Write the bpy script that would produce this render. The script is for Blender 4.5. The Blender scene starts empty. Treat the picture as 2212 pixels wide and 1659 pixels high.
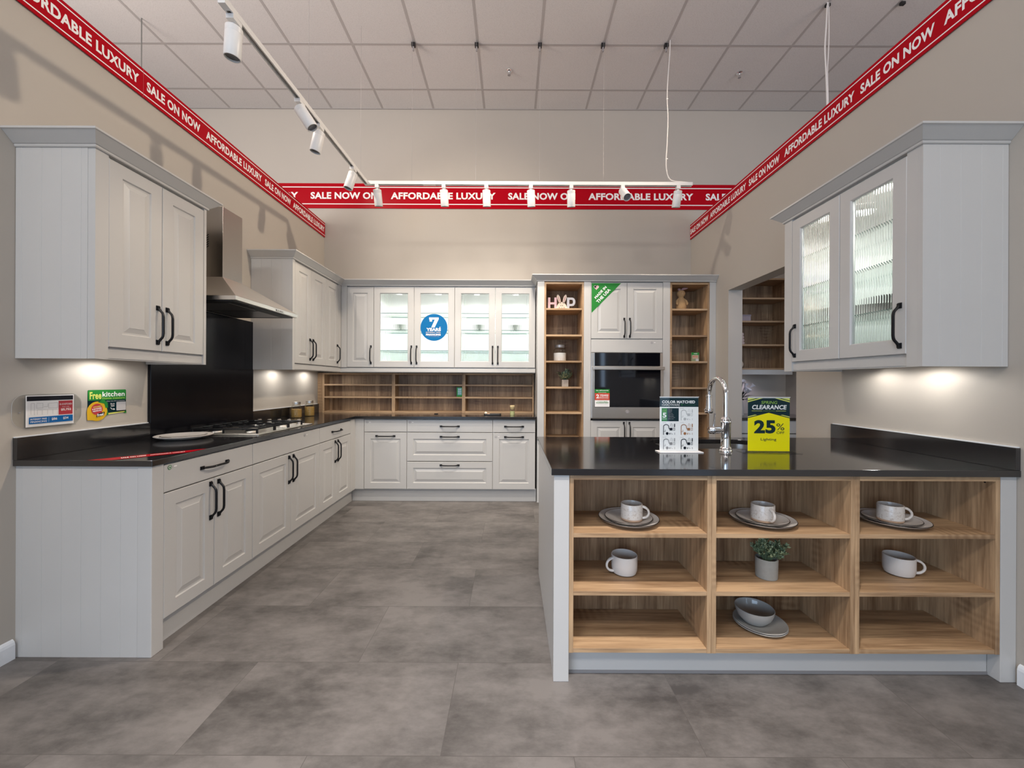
import bpy, math, random
from mathutils import Vector, Matrix
from mathutils.geometry import tessellate_polygon
random.seed(7)
PI = math.pi
sc = bpy.context.scene
COL = sc.collection

# ------------------------------------------------------------------ camera
cam = bpy.data.cameras.new('camera')
cam.sensor_width = 36.0
cam.lens = 860 / 2212 * 36.0
cam.shift_y = -4.5 / 2212
cam.clip_start = 0.05
camo = bpy.data.objects.new('camera', cam)
COL.objects.link(camo)
camo.matrix_world = Matrix.Translation((0, 0, 1.285)) @ Matrix.Rotation(PI / 2, 4, 'X') @ Matrix.Rotation(0.0042, 4, 'Z')
sc.camera = camo

# ------------------------------------------------------------------ world, exposure
w = bpy.data.worlds.new('world')
w.use_nodes = True
bg = w.node_tree.nodes['Background']
bg.inputs[0].default_value = (1.0, 0.965, 0.93, 1)
bg.inputs[1].default_value = 0.27
sc.world = w
sc.view_settings.view_transform = 'Standard'
sc.view_settings.look = 'None'
sc.view_settings.gamma = 1
sc.view_settings.exposure = 0.0
sc.view_settings.use_curve_mapping = False


def light(kind, name, loc, energy, color=(1, 1, 1), aim=None, **kw):
    l = bpy.data.lights.new(name, kind)
    l.energy = energy
    l.color = color
    for k, v in kw.items():
        setattr(l, k, v)
    o = bpy.data.objects.new(name, l)
    COL.objects.link(o)
    o.location = loc
    if aim is not None:
        d = Vector(aim) - Vector(loc)
        o.rotation_euler = d.to_track_quat('-Z', 'Y').to_euler()
    return o


# shop windows far behind the camera (cool daylight), ceiling fittings of the shop hall, added front fill
light('AREA', 'shop_window_daylight', (-3.5, -5.0, 1.7), 260, (0.53, 0.73, 1.0), (-2.0, 1.2, 0.3), shape='RECTANGLE', size=5.0, size_y=2.6)
light('AREA', 'shop_window_daylight', (4.2, -3.6, 1.7), 100, (0.53, 0.73, 1.0), (2.0, 1.5, 1.2), shape='RECTANGLE', size=3.0, size_y=2.6)
light('SPOT', 'ceiling_key_light', (0.1, 0.75, 4.5), 150, (1.0, 0.93, 0.84), (0.0, 4.3, 0.7), spot_size=1.05, spot_blend=0.9, shadow_soft_size=0.16)
light('SPOT', 'ceiling_key_light', (-0.2, 2.15, 4.5), 330, (1.0, 0.93, 0.84), (-0.2, 4.3, 1.2), spot_size=1.05, spot_blend=0.9, shadow_soft_size=0.10)
light('SPOT', 'ceiling_downlight', (0.1, 0.30, 4.5), 900, (1.0, 0.93, 0.88), (0.1, 0.60, 0.0), spot_size=1.12, spot_blend=1.0, shadow_soft_size=0.12)
light('AREA', 'added_front_fill', (-1.6, -1.6, 4.5), 68, (1.0, 0.95, 0.9), (-1.4, -0.4, 0.0), shape='RECTANGLE', size=1.2, size_y=0.6)  # added unseen fill, brightens the upright fronts near the camera
light('AREA', 'added_front_fill', (1.6, -1.6, 4.5), 45, (1.0, 0.95, 0.9), (1.4, -0.4, 0.0), shape='RECTANGLE', size=1.2, size_y=0.6)  # weaker added fill on the right-hand side
# spots of the neighbouring displays beyond the partition walls, then added ceiling fill
light('SPOT', 'neighbour_spot', (-2.50, 3.0, 4.48), 230, (1.0, 0.90, 0.77), (0.8, 4.7, 1.35), spot_size=1.35, spot_blend=1.0, shadow_soft_size=0.07)
light('SPOT', 'neighbour_spot', (2.42, 3.0, 4.48), 370, (1.0, 0.84, 0.66), (-2.1, 3.4, 1.75), spot_size=1.50, spot_blend=1.0, shadow_soft_size=0.07)
light('AREA', 'added_ceiling_fill', (-4.6, 0.7, 2.9), 220, (1.0, 0.88, 0.80), (-2.0, 0.7, 4.6), shape='RECTANGLE', size=2.2, size_y=2.2)  # added light hidden behind the left partition, brightens the ceiling
light('AREA', 'added_ceiling_fill', (4.4, 0.6, 2.9), 50, (1.0, 0.76, 0.66), (2.0, 1.0, 4.6), shape='RECTANGLE', size=1.6, size_y=1.6)  # added light hidden behind the right partition, weaker ceiling fill


# ------------------------------------------------------------------ materials
def new_mat(name):
    m = bpy.data.materials.new(name)
    m.use_nodes = True
    nt = m.node_tree
    return m, nt, nt.nodes, nt.links, nt.nodes['Principled BSDF']


def simple(name, col, rough=0.5, metal=0.0, noise=0.03, nscale=40, bump=0.0, spec=0.5, coat=0.0, emis=None, estr=0.0):
    m, nt, N, L, b = new_mat(name)
    b.inputs['Roughness'].default_value = rough
    b.inputs['Metallic'].default_value = metal
    b.inputs['Specular IOR Level'].default_value = spec
    b.inputs['Coat Weight'].default_value = coat
    tc = N.new('ShaderNodeTexCoord')
    no = N.new('ShaderNodeTexNoise')
    no.inputs['Scale'].default_value = nscale
    L.new(tc.outputs['Object'], no.inputs['Vector'])
    mx = N.new('ShaderNodeMix')
    mx.data_type = 'RGBA'
    mx.inputs['A'].default_value = (*[c * (1 - noise) for c in col], 1)
    mx.inputs['B'].default_value = (*[min(1, c * (1 + noise)) for c in col], 1)
    L.new(no.outputs['Fac'], mx.inputs['Factor'])
    L.new(mx.outputs['Result'], b.inputs['Base Color'])
    if bump:
        bp = N.new('ShaderNodeBump')
        bp.inputs['Strength'].default_value = bump
        bp.inputs['Distance'].default_value = 0.002
        L.new(no.outputs['Fac'], bp.inputs['Height'])
        L.new(bp.outputs['Normal'], b.inputs['Normal'])
    if emis:
        b.inputs['Emission Color'].default_value = (*emis, 1)
        b.inputs['Emission Strength'].default_value = estr
    return m


def oak(name, axis, planks=0.0, tone=0.0):
    m, nt, N, L, b = new_mat(name)
    tc = N.new('ShaderNodeTexCoord')
    geo = N.new('ShaderNodeObjectInfo')
    mp = N.new('ShaderNodeMapping')
    st = [14.0, 14.0, 14.0]
    st['xyz'.index(axis)] = 1.1
    mp.inputs['Scale'].default_value = st
    add = N.new('ShaderNodeVectorMath')
    add.operation = 'ADD'
    rnd = N.new('ShaderNodeVectorMath')
    rnd.operation = 'SCALE'
    comb = N.new('ShaderNodeCombineXYZ')
    for i in range(3):
        L.new(geo.outputs['Random'], comb.inputs[i])
    L.new(comb.outputs[0], rnd.inputs[0])
    rnd.inputs['Scale'].default_value = 7.3
    L.new(tc.outputs['Object'], add.inputs[0])
    L.new(rnd.outputs[0], add.inputs[1])
    L.new(add.outputs[0], mp.inputs['Vector'])
    n1 = N.new('ShaderNodeTexNoise')
    n1.inputs['Scale'].default_value = 1.0
    n1.inputs['Detail'].default_value = 6
    n1.inputs['Roughness'].default_value = 0.65
    L.new(mp.outputs[0], n1.inputs['Vector'])
    mp2 = N.new('ShaderNodeMapping')
    st2 = [110.0, 110.0, 110.0]
    st2['xyz'.index(axis)] = 5.0
    mp2.inputs['Scale'].default_value = st2
    L.new(add.outputs[0], mp2.inputs['Vector'])
    n2 = N.new('ShaderNodeTexNoise')
    n2.inputs['Scale'].default_value = 1.0
    n2.inputs['Detail'].default_value = 3
    L.new(mp2.outputs[0], n2.inputs['Vector'])
    # darker knots and saw marks, in patches
    mp3 = N.new('ShaderNodeMapping')
    st3 = [5.0, 5.0, 5.0]
    st3['xyz'.index(axis)] = 2.2
    mp3.inputs['Scale'].default_value = st3
    L.new(add.outputs[0], mp3.inputs['Vector'])
    n3 = N.new('ShaderNodeTexNoise')
    n3.inputs['Scale'].default_value = 1.0
    n3.inputs['Detail'].default_value = 2
    L.new(mp3.outputs[0], n3.inputs['Vector'])
    r3 = N.new('ShaderNodeMapRange')
    r3.inputs['From Min'].default_value = 0.60
    r3.inputs['From Max'].default_value = 0.72
    L.new(n3.outputs['Fac'], r3.inputs['Value'])
    wv = N.new('ShaderNodeTexWave')
    wv.bands_direction = axis.upper()
    wv.inputs['Scale'].default_value = 9.0
    wv.inputs['Distortion'].default_value = 4.0
    wv.inputs['Detail'].default_value = 2.0
    L.new(add.outputs[0], wv.inputs['Vector'])
    saw = N.new('ShaderNodeMath')
    saw.operation = 'MULTIPLY'
    L.new(r3.outputs[0], saw.inputs[0])
    L.new(wv.outputs['Fac'], saw.inputs[1])
    cr = N.new('ShaderNodeValToRGB')
    e = cr.color_ramp.elements
    e[0].position = 0.30
    e[0].color = (0.135, 0.066, 0.028, 1)
    e[1].position = 0.72
    e[1].color = (0.54, 0.355, 0.20, 1)
    x = cr.color_ramp.elements.new(0.5)
    x.color = (0.285, 0.172, 0.09, 1)
    mixv = N.new('ShaderNodeMath')
    mixv.operation = 'MULTIPLY_ADD'
    L.new(n2.outputs['Fac'], mixv.inputs[0])
    mixv.inputs[1].default_value = 0.35
    sub = N.new('ShaderNodeMath')
    sub.operation = 'MULTIPLY_ADD'
    L.new(n1.outputs['Fac'], sub.inputs[0])
    sub.inputs[1].default_value = 0.75
    sub.inputs[2].default_value = -0.02 + tone
    L.new(sub.outputs[0], mixv.inputs[2])
    last = mixv.outputs[0]
    if planks:
        sep = N.new('ShaderNodeSeparateXYZ')
        L.new(tc.outputs['Object'], sep.inputs[0])
        dv = N.new('ShaderNodeMath')
        dv.operation = 'DIVIDE'
        L.new(sep.outputs['X'], dv.inputs[0])
        dv.inputs[1].default_value = planks
        fl = N.new('ShaderNodeMath')
        fl.operation = 'FLOOR'
        L.new(dv.outputs[0], fl.inputs[0])
        ad = N.new('ShaderNodeMath')
        L.new(fl.outputs[0], ad.inputs[0])
        L.new(geo.outputs['Random'], ad.inputs[1])
        wn = N.new('ShaderNodeTexWhiteNoise')
        wn.noise_dimensions = '1D'
        L.new(ad.outputs[0], wn.inputs['W'])
        m2 = N.new('ShaderNodeMath')
        m2.operation = 'MULTIPLY_ADD'
        L.new(wn.outputs['Value'], m2.inputs[0])
        m2.inputs[1].default_value = 0.16
        L.new(last, m2.inputs[2])
        s2 = N.new('ShaderNodeMath')
        s2.operation = 'SUBTRACT'
        L.new(m2.outputs[0], s2.inputs[0])
        s2.inputs[1].default_value = 0.11
        last = s2.outputs[0]
    sb = N.new('ShaderNodeMath')
    sb.operation = 'MULTIPLY_ADD'
    L.new(saw.outputs[0], sb.inputs[0])
    sb.inputs[1].default_value = -0.13
    L.new(last, sb.inputs[2])
    L.new(sb.outputs[0], cr.inputs['Fac'])
    L.new(cr.outputs['Color'], b.inputs['Base Color'])
    b.inputs['Roughness'].default_value = 0.5
    bp = N.new('ShaderNodeBump')
    bp.inputs['Strength'].default_value = 0.15
    bp.inputs['Distance'].default_value = 0.001
    L.new(n2.outputs['Fac'], bp.inputs['Height'])
    L.new(bp.outputs['Normal'], b.inputs['Normal'])
    return m


def floor_mat():
    m, nt, N, L, b = new_mat('concrete_look_vinyl')
    tc = N.new('ShaderNodeTexCoord')
    mp = N.new('ShaderNodeMapping')
    mp.inputs['Location'].default_value = (0.6975, -1.366, 0)
    L.new(tc.outputs['Object'], mp.inputs['Vector'])
    br = N.new('ShaderNodeTexBrick')
    br.offset = 0.5
    br.offset_frequency = 2
    br.inputs['Scale'].default_value = 1.0
    br.inputs['Brick Width'].default_value = 0.915
    br.inputs['Row Height'].default_value = 0.455
    br.inputs['Mortar Size'].default_value = 0.0012
    br.inputs['Mortar Smooth'].default_value = 0.3
    br.inputs['Bias'].default_value = 0.0
    br.inputs['Color1'].default_value = (0.0, 0.0, 0.0, 1)
    br.inputs['Color2'].default_value = (1.0, 1.0, 1.0, 1)
    br.inputs['Mortar'].default_value = (0.5, 0.5, 0.5, 1)
    L.new(mp.outputs[0], br.inputs['Vector'])
    # per plank offset so that the clouding breaks at the joints
    sc_ = N.new('ShaderNodeVectorMath')
    sc_.operation = 'SCALE'
    L.new(br.outputs['Color'], sc_.inputs[0])
    sc_.inputs['Scale'].default_value = 5.0
    ad = N.new('ShaderNodeVectorMath')
    ad.operation = 'ADD'
    L.new(tc.outputs['Object'], ad.inputs[0])
    L.new(sc_.outputs[0], ad.inputs[1])
    mp2 = N.new('ShaderNodeMapping')
    mp2.inputs['Scale'].default_value = (0.9, 1.6, 1)
    L.new(ad.outputs[0], mp2.inputs['Vector'])
    n1 = N.new('ShaderNodeTexNoise')
    n1.inputs['Scale'].default_value = 2.6
    n1.inputs['Detail'].default_value = 8
    n1.inputs['Roughness'].default_value = 0.62
    L.new(mp2.outputs[0], n1.inputs['Vector'])
    n2 = N.new('ShaderNodeTexNoise')
    n2.inputs['Scale'].default_value = 16
    n2.inputs['Detail'].default_value = 8
    n2.inputs['Roughness'].default_value = 0.7
    L.new(mp2.outputs[0], n2.inputs['Vector'])
    mm = N.new('ShaderNodeMath')
    mm.operation = 'MULTIPLY_ADD'
    L.new(n2.outputs['Fac'], mm.inputs[0])
    mm.inputs[1].default_value = 0.42
    L.new(n1.outputs['Fac'], mm.inputs[2])
    bw = N.new('ShaderNodeRGBToBW')
    L.new(br.outputs['Color'], bw.inputs[0])
    m3 = N.new('ShaderNodeMath')
    m3.operation = 'MULTIPLY_ADD'
    L.new(bw.outputs[0], m3.inputs[0])
    m3.inputs[1].default_value = 0.03
    L.new(mm.outputs[0], m3.inputs[2])
    cr = N.new('ShaderNodeValToRGB')
    e = cr.color_ramp.elements
    e[0].position = 0.50
    e[0].color = (0.068, 0.062, 0.058, 1)
    e[1].position = 0.86
    e[1].color = (0.185, 0.170, 0.160, 1)
    L.new(m3.outputs[0], cr.inputs['Fac'])
    mo = N.new('ShaderNodeMix')
    mo.data_type = 'RGBA'
    L.new(br.outputs['Fac'], mo.inputs['Factor'])
    L.new(cr.outputs['Color'], mo.inputs['A'])
    mo.inputs['B'].default_value = (0.085, 0.077, 0.071, 1)
    L.new(mo.outputs['Result'], b.inputs['Base Color'])
    b.inputs['Roughness'].default_value = 0.42
    b.inputs['Specular IOR Level'].default_value = 0.35
    bp = N.new('ShaderNodeBump')
    bp.inputs['Strength'].default_value = 0.08
    bp.inputs['Distance'].default_value = 0.002
    L.new(n2.outputs['Fac'], bp.inputs['Height'])
    L.new(bp.outputs['Normal'], b.inputs['Normal'])
    return m


def quartz():
    m, nt, N, L, b = new_mat('black_quartz')
    tc = N.new('ShaderNodeTexCoord')
    v = N.new('ShaderNodeTexVoronoi')
    v.inputs['Scale'].default_value = 260
    L.new(tc.outputs['Object'], v.inputs['Vector'])
    r = N.new('ShaderNodeMapRange')
    r.inputs['From Min'].default_value = 0.02
    r.inputs['From Max'].default_value = 0.10
    r.inputs['To Min'].default_value = 1
    r.inputs['To Max'].default_value = 0
    L.new(v.outputs['Distance'], r.inputs['Value'])
    mx = N.new('ShaderNodeMix')
    mx.data_type = 'RGBA'
    mx.inputs['A'].default_value = (0.014, 0.0135, 0.0145, 1)
    mx.inputs['B'].default_value = (0.03, 0.03, 0.033, 1)
    L.new(r.outputs[0], mx.inputs['Factor'])
    L.new(mx.outputs['Result'], b.inputs['Base Color'])
    b.inputs['Roughness'].default_value = 0.11
    b.inputs['IOR'].default_value = 1.85
    return m


def brushed(name, col, rough=0.28, scale=(2, 2, 300), bump=0.06):
    m, nt, N, L, b = new_mat(name)
    tc = N.new('ShaderNodeTexCoord')
    mp = N.new('ShaderNodeMapping')
    mp.inputs['Scale'].default_value = scale
    L.new(tc.outputs['Object'], mp.inputs['Vector'])
    n = N.new('ShaderNodeTexNoise')
    n.inputs['Scale'].default_value = 3
    n.inputs['Detail'].default_value = 4
    L.new(mp.outputs[0], n.inputs['Vector'])
    bp = N.new('ShaderNodeBump')
    bp.inputs['Strength'].default_value = bump
    bp.inputs['Distance'].default_value = 0.001
    L.new(n.outputs['Fac'], bp.inputs['Height'])
    L.new(bp.outputs['Normal'], b.inputs['Normal'])
    b.inputs['Base Color'].default_value = (*col, 1)
    b.inputs['Metallic'].default_value = 1
    b.inputs['Roughness'].default_value = rough
    return m


def thin_glass(name, tint, refl=0.10):
    m, nt, N, L, b = new_mat(name)
    N.remove(b)
    out = N['Material Output']
    tr = N.new('ShaderNodeBsdfTransparent')
    tr.inputs[0].default_value = (*tint, 1)
    gl = N.new('ShaderNodeBsdfGlossy')
    gl.inputs['Roughness'].default_value = 0.03
    fr = N.new('ShaderNodeFresnel')
    fr.inputs[0].default_value = 1.4
    ms = N.new('ShaderNodeMixShader')
    mu = N.new('ShaderNodeMath')
    mu.operation = 'MULTIPLY_ADD'
    L.new(fr.outputs[0], mu.inputs[0])
    mu.inputs[1].default_value = 0.35
    mu.inputs[2].default_value = refl * 0.1
    L.new(mu.outputs[0], ms.inputs[0])
    L.new(tr.outputs[0], ms.inputs[1])
    L.new(gl.outputs[0], ms.inputs[2])
    L.new(ms.outputs[0], out.inputs[0])
    return m


def solid_glass(name, tint=(0.95, 0.98, 0.97), rough=0.02):
    m, nt, N, L, b = new_mat(name)
    b.inputs['Base Color'].default_value = (*tint, 1)
    b.inputs['Transmission Weight'].default_value = 1
    b.inputs['Roughness'].default_value = rough
    b.inputs['IOR'].default_value = 1.42
    return m


def gingham(name, c1, c2, s=70):
    m, nt, N, L, b = new_mat(name)
    tc = N.new('ShaderNodeTexCoord')
    sep = N.new('ShaderNodeSeparateXYZ')
    L.new(tc.outputs['Object'], sep.inputs[0])
    outs = []
    for ax in ('X', 'Z'):
        mu = N.new('ShaderNodeMath')
        mu.operation = 'MULTIPLY'
        mu.inputs[1].default_value = s
        L.new(sep.outputs[ax], mu.inputs[0])
        fr = N.new('ShaderNodeMath')
        fr.operation = 'FRACT'
        L.new(mu.outputs[0], fr.inputs[0])
        g = N.new('ShaderNodeMath')
        g.operation = 'GREATER_THAN'
        g.inputs[1].default_value = 0.5
        L.new(fr.outputs[0], g.inputs[0])
        outs.append(g)
    a = N.new('ShaderNodeMath')
    L.new(outs[0].outputs[0], a.inputs[0])
    L.new(outs[1].outputs[0], a.inputs[1])
    h = N.new('ShaderNodeMath')
    h.operation = 'MULTIPLY'
    h.inputs[1].default_value = 0.5
    L.new(a.outputs[0], h.inputs[0])
    mx = N.new('ShaderNodeMix')
    mx.data_type = 'RGBA'
    mx.inputs['A'].default_value = (*c1, 1)
    mx.inputs['B'].default_value = (*c2, 1)
    L.new(h.outputs[0], mx.inputs['Factor'])
    L.new(mx.outputs['Result'], b.inputs['Base Color'])
    return m


def stoneware():
    m, nt, N, L, b = new_mat('speckled_stoneware')
    tc = N.new('ShaderNodeTexCoord')
    v = N.new('ShaderNodeTexNoise')
    v.inputs['Scale'].default_value = 120
    v.inputs['Detail'].default_value = 4
    L.new(tc.outputs['Object'], v.inputs['Vector'])
    cr = N.new('ShaderNodeValToRGB')
    cr.color_ramp.elements[0].position = 0.34
    cr.color_ramp.elements[0].color = (0.52, 0.45, 0.385, 1)
    cr.color_ramp.elements[1].position = 0.46
    cr.color_ramp.elements[1].color = (0.64, 0.585, 0.53, 1)
    L.new(v.outputs['Fac'], cr.inputs['Fac'])
    L.new(cr.outputs['Color'], b.inputs['Base Color'])
    b.inputs['Roughness'].default_value = 0.25
    return m


def ceiling_tile_mat():
    m, nt, N, L, b = new_mat('mineral_ceiling_tile')
    tc = N.new('ShaderNodeTexCoord')
    n = N.new('ShaderNodeTexNoise')
    n.inputs['Scale'].default_value = 160
    n.inputs['Detail'].default_value = 5
    L.new(tc.outputs['Object'], n.inputs['Vector'])
    cr = N.new('ShaderNodeValToRGB')
    cr.color_ramp.elements[0].position = 0.32
    cr.color_ramp.elements[0].color = (0.56, 0.53, 0.51, 1)
    cr.color_ramp.elements[1].position = 0.5
    cr.color_ramp.elements[1].color = (0.66, 0.63, 0.61, 1)
    L.new(n.outputs['Fac'], cr.inputs['Fac'])
    L.new(cr.outputs['Color'], b.inputs['Base Color'])
    b.inputs['Roughness'].default_value = 0.9
    return m


PAINT = simple('grey_shaker_paint', (0.545, 0.53, 0.507), 0.32, noise=0.015, nscale=6)
PAINTW = simple('grey_painted_end_board', (0.56, 0.545, 0.522), 0.38, noise=0.015, nscale=6)
INNER = simple('white_melamine', (0.80, 0.80, 0.79), 0.4, noise=0.01)
WALL = simple('greige_wall_paint', (0.475, 0.428, 0.370), 0.62, noise=0.02, nscale=2.5, bump=0.0)
CEIL = ceiling_tile_mat()
GRID = simple('ceiling_grid_metal', (0.44, 0.41, 0.395), 0.6)
FLOOR = floor_mat()
SKIRT = simple('white_skirting_paint', (0.80, 0.81, 0.82), 0.35)
QUARTZ = quartz()
BLKGLASS = simple('black_glass', (0.004, 0.004, 0.006), 0.05, noise=0.0, spec=0.5)
SPLASH = simple('black_splash_panel', (0.006, 0.006, 0.008), 0.16, noise=0.0, spec=0.22)
OAKX = oak('oak_grain_across', 'x', 0.0, 0.085)
OAKZ = oak('oak_grain_upright', 'z', 0.0, 0.07)
OAKB = oak('oak_boards_upright_shaded', 'z', 0.115, 0.0)  # darker tone puts the shade of the shelf insides into the back boards
OAKY = oak('oak_grain_deep', 'y')
BLACK = simple('black_iron', (0.016, 0.016, 0.018), 0.38, metal=0.6, noise=0.1, nscale=150)
BLKP = simple('black_plastic', (0.012, 0.012, 0.013), 0.45)
STEEL = brushed('brushed_steel', (0.36, 0.34, 0.32), 0.30, (300, 300, 2))
STEELH = brushed('brushed_steel_across', (0.68, 0.645, 0.60), 0.33, (2, 2, 300))
CHROME = simple('chrome', (0.83, 0.84, 0.86), 0.04, metal=1.0, noise=0.0)
WHITEM = simple('white_powder_coat', (0.74, 0.73, 0.71), 0.4, noise=0.01)
WHITEP = simple('white_print', (0.90, 0.87, 0.85), 0.45, noise=0.0)
RIB = solid_glass('ribbed_glass')
CLEAR = thin_glass('clear_glass', (0.965, 0.985, 0.975))
ACRYL = thin_glass('clear_acrylic', (0.965, 0.97, 0.965))
SHELFG = thin_glass('glass_shelf_plate', (0.905, 0.935, 0.925))
GEDGE = simple('green_glass_edge', (0.05, 0.12, 0.11), 0.1)
CERAM = simple('white_ceramic', (0.67, 0.625, 0.58), 0.22, noise=0.02)
GCERAM = simple('grey_glazed_ceramic', (0.40, 0.39, 0.365), 0.12, noise=0.03)
DARKRIM = simple('dark_rim_glaze', (0.02, 0.017, 0.015), 0.3)
STONE = stoneware()
BISQUE = simple('bare_clay_band', (0.52, 0.36, 0.25), 0.7, noise=0.06)
CONC = simple('concrete_planter', (0.30, 0.29, 0.26), 0.8, noise=0.10, nscale=60)
LEAF = simple('grey_green_leaf', (0.15, 0.205, 0.11), 0.5, noise=0.35, nscale=30)
LEAF2 = simple('blue_green_leaf', (0.13, 0.19, 0.13), 0.5, noise=0.3, nscale=30)
LEAFTIP = simple('pale_leaf_tip', (0.38, 0.44, 0.25), 0.5, noise=0.2)
DLEAF = simple('dark_stem_leaf', (0.012, 0.02, 0.012), 0.5)
PETAL = simple('white_petal', (0.85, 0.82, 0.86), 0.5)
LAMP = simple('lit_led_lens', (1, 1, 1), 0.4, emis=(1.0, 0.97, 0.92), estr=14)
LENS = simple('dark_lamp_lens', (0.18, 0.18, 0.19), 0.12, noise=0.0)
RED = simple('banner_red', (0.42, 0.0, 0.008), 0.25, noise=0.0, spec=0.12)
REDP = simple('print_red', (0.50, 0.035, 0.05), 0.4, noise=0.0)
REDO = simple('print_orange_red', (0.62, 0.07, 0.035), 0.4, noise=0.0)
BLUE = simple('print_blue', (0.005, 0.14, 0.42), 0.5, noise=0.0, spec=0.2)
BLUEC = simple('sticker_blue', (0.0, 0.135, 0.36), 0.5, noise=0.0, spec=0.2)
NAVY = simple('print_black_navy', (0.004, 0.006, 0.014), 0.4, noise=0.0, spec=0.25)
GREEN = simple('print_green', (0.022, 0.22, 0.035), 0.5, noise=0.0, spec=0.2)
TEAL = simple('print_dark_teal', (0.0, 0.022, 0.030), 0.4, noise=0.0, spec=0.22)
YELL = simple('print_yellow', (0.93, 0.80, 0.0), 0.5, noise=0.0, spec=0.2)
YELLG = simple('print_pale_yellow', (0.70, 0.72, 0.14), 0.45, noise=0.0)
LIME = simple('print_lime', (0.35, 0.60, 0.08), 0.45, noise=0.0)
AMBER = simple('print_amber', (0.72, 0.42, 0.01), 0.45, noise=0.0)
COPPER = simple('print_copper', (0.38, 0.15, 0.05), 0.45, noise=0.0)
GREYP = simple('print_grey', (0.30, 0.28, 0.28), 0.45, noise=0.0)
LGREYP = simple('print_light_grey', (0.52, 0.50, 0.50), 0.45, noise=0.0)
PINK = gingham('pink_gingham', (0.78, 0.66, 0.66), (0.66, 0.28, 0.32), 62)
GREYG = gingham('grey_gingham', (0.78, 0.77, 0.76), (0.36, 0.36, 0.42), 62)
CREAM = simple('cream_painted_wood', (0.74, 0.62, 0.50), 0.6)
EARP = simple('dusty_pink_paint', (0.50, 0.30, 0.27), 0.6)
PLUSH = simple('tan_felt', (0.42, 0.26, 0.125), 0.95, noise=0.15, nscale=90)
PLUSH2 = simple('mauve_felt', (0.50, 0.30, 0.30), 0.95, noise=0.1, nscale=90)
PASTA = simple('dry_pasta', (0.42, 0.25, 0.07), 0.6, noise=0.6, nscale=110, bump=0.8)
SUGAR = simple('white_sugar', (0.84, 0.80, 0.77), 0.8)
WAX = simple('ivory_wax', (0.72, 0.55, 0.30), 0.5)
WAX2 = simple('pale_green_wax', (0.60, 0.58, 0.28), 0.5)
TOWEL = simple('blush_towel', (0.62, 0.48, 0.44), 0.95, noise=0.1, nscale=80, bump=0.5)
LILAC = simple('lilac_card', (0.42, 0.34, 0.36), 0.6)
MAUVEW = simple('mauve_wall_paint', (0.33, 0.29, 0.31), 0.6)
CORD = simple('white_cord', (0.72, 0.68, 0.64), 0.5)


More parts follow.
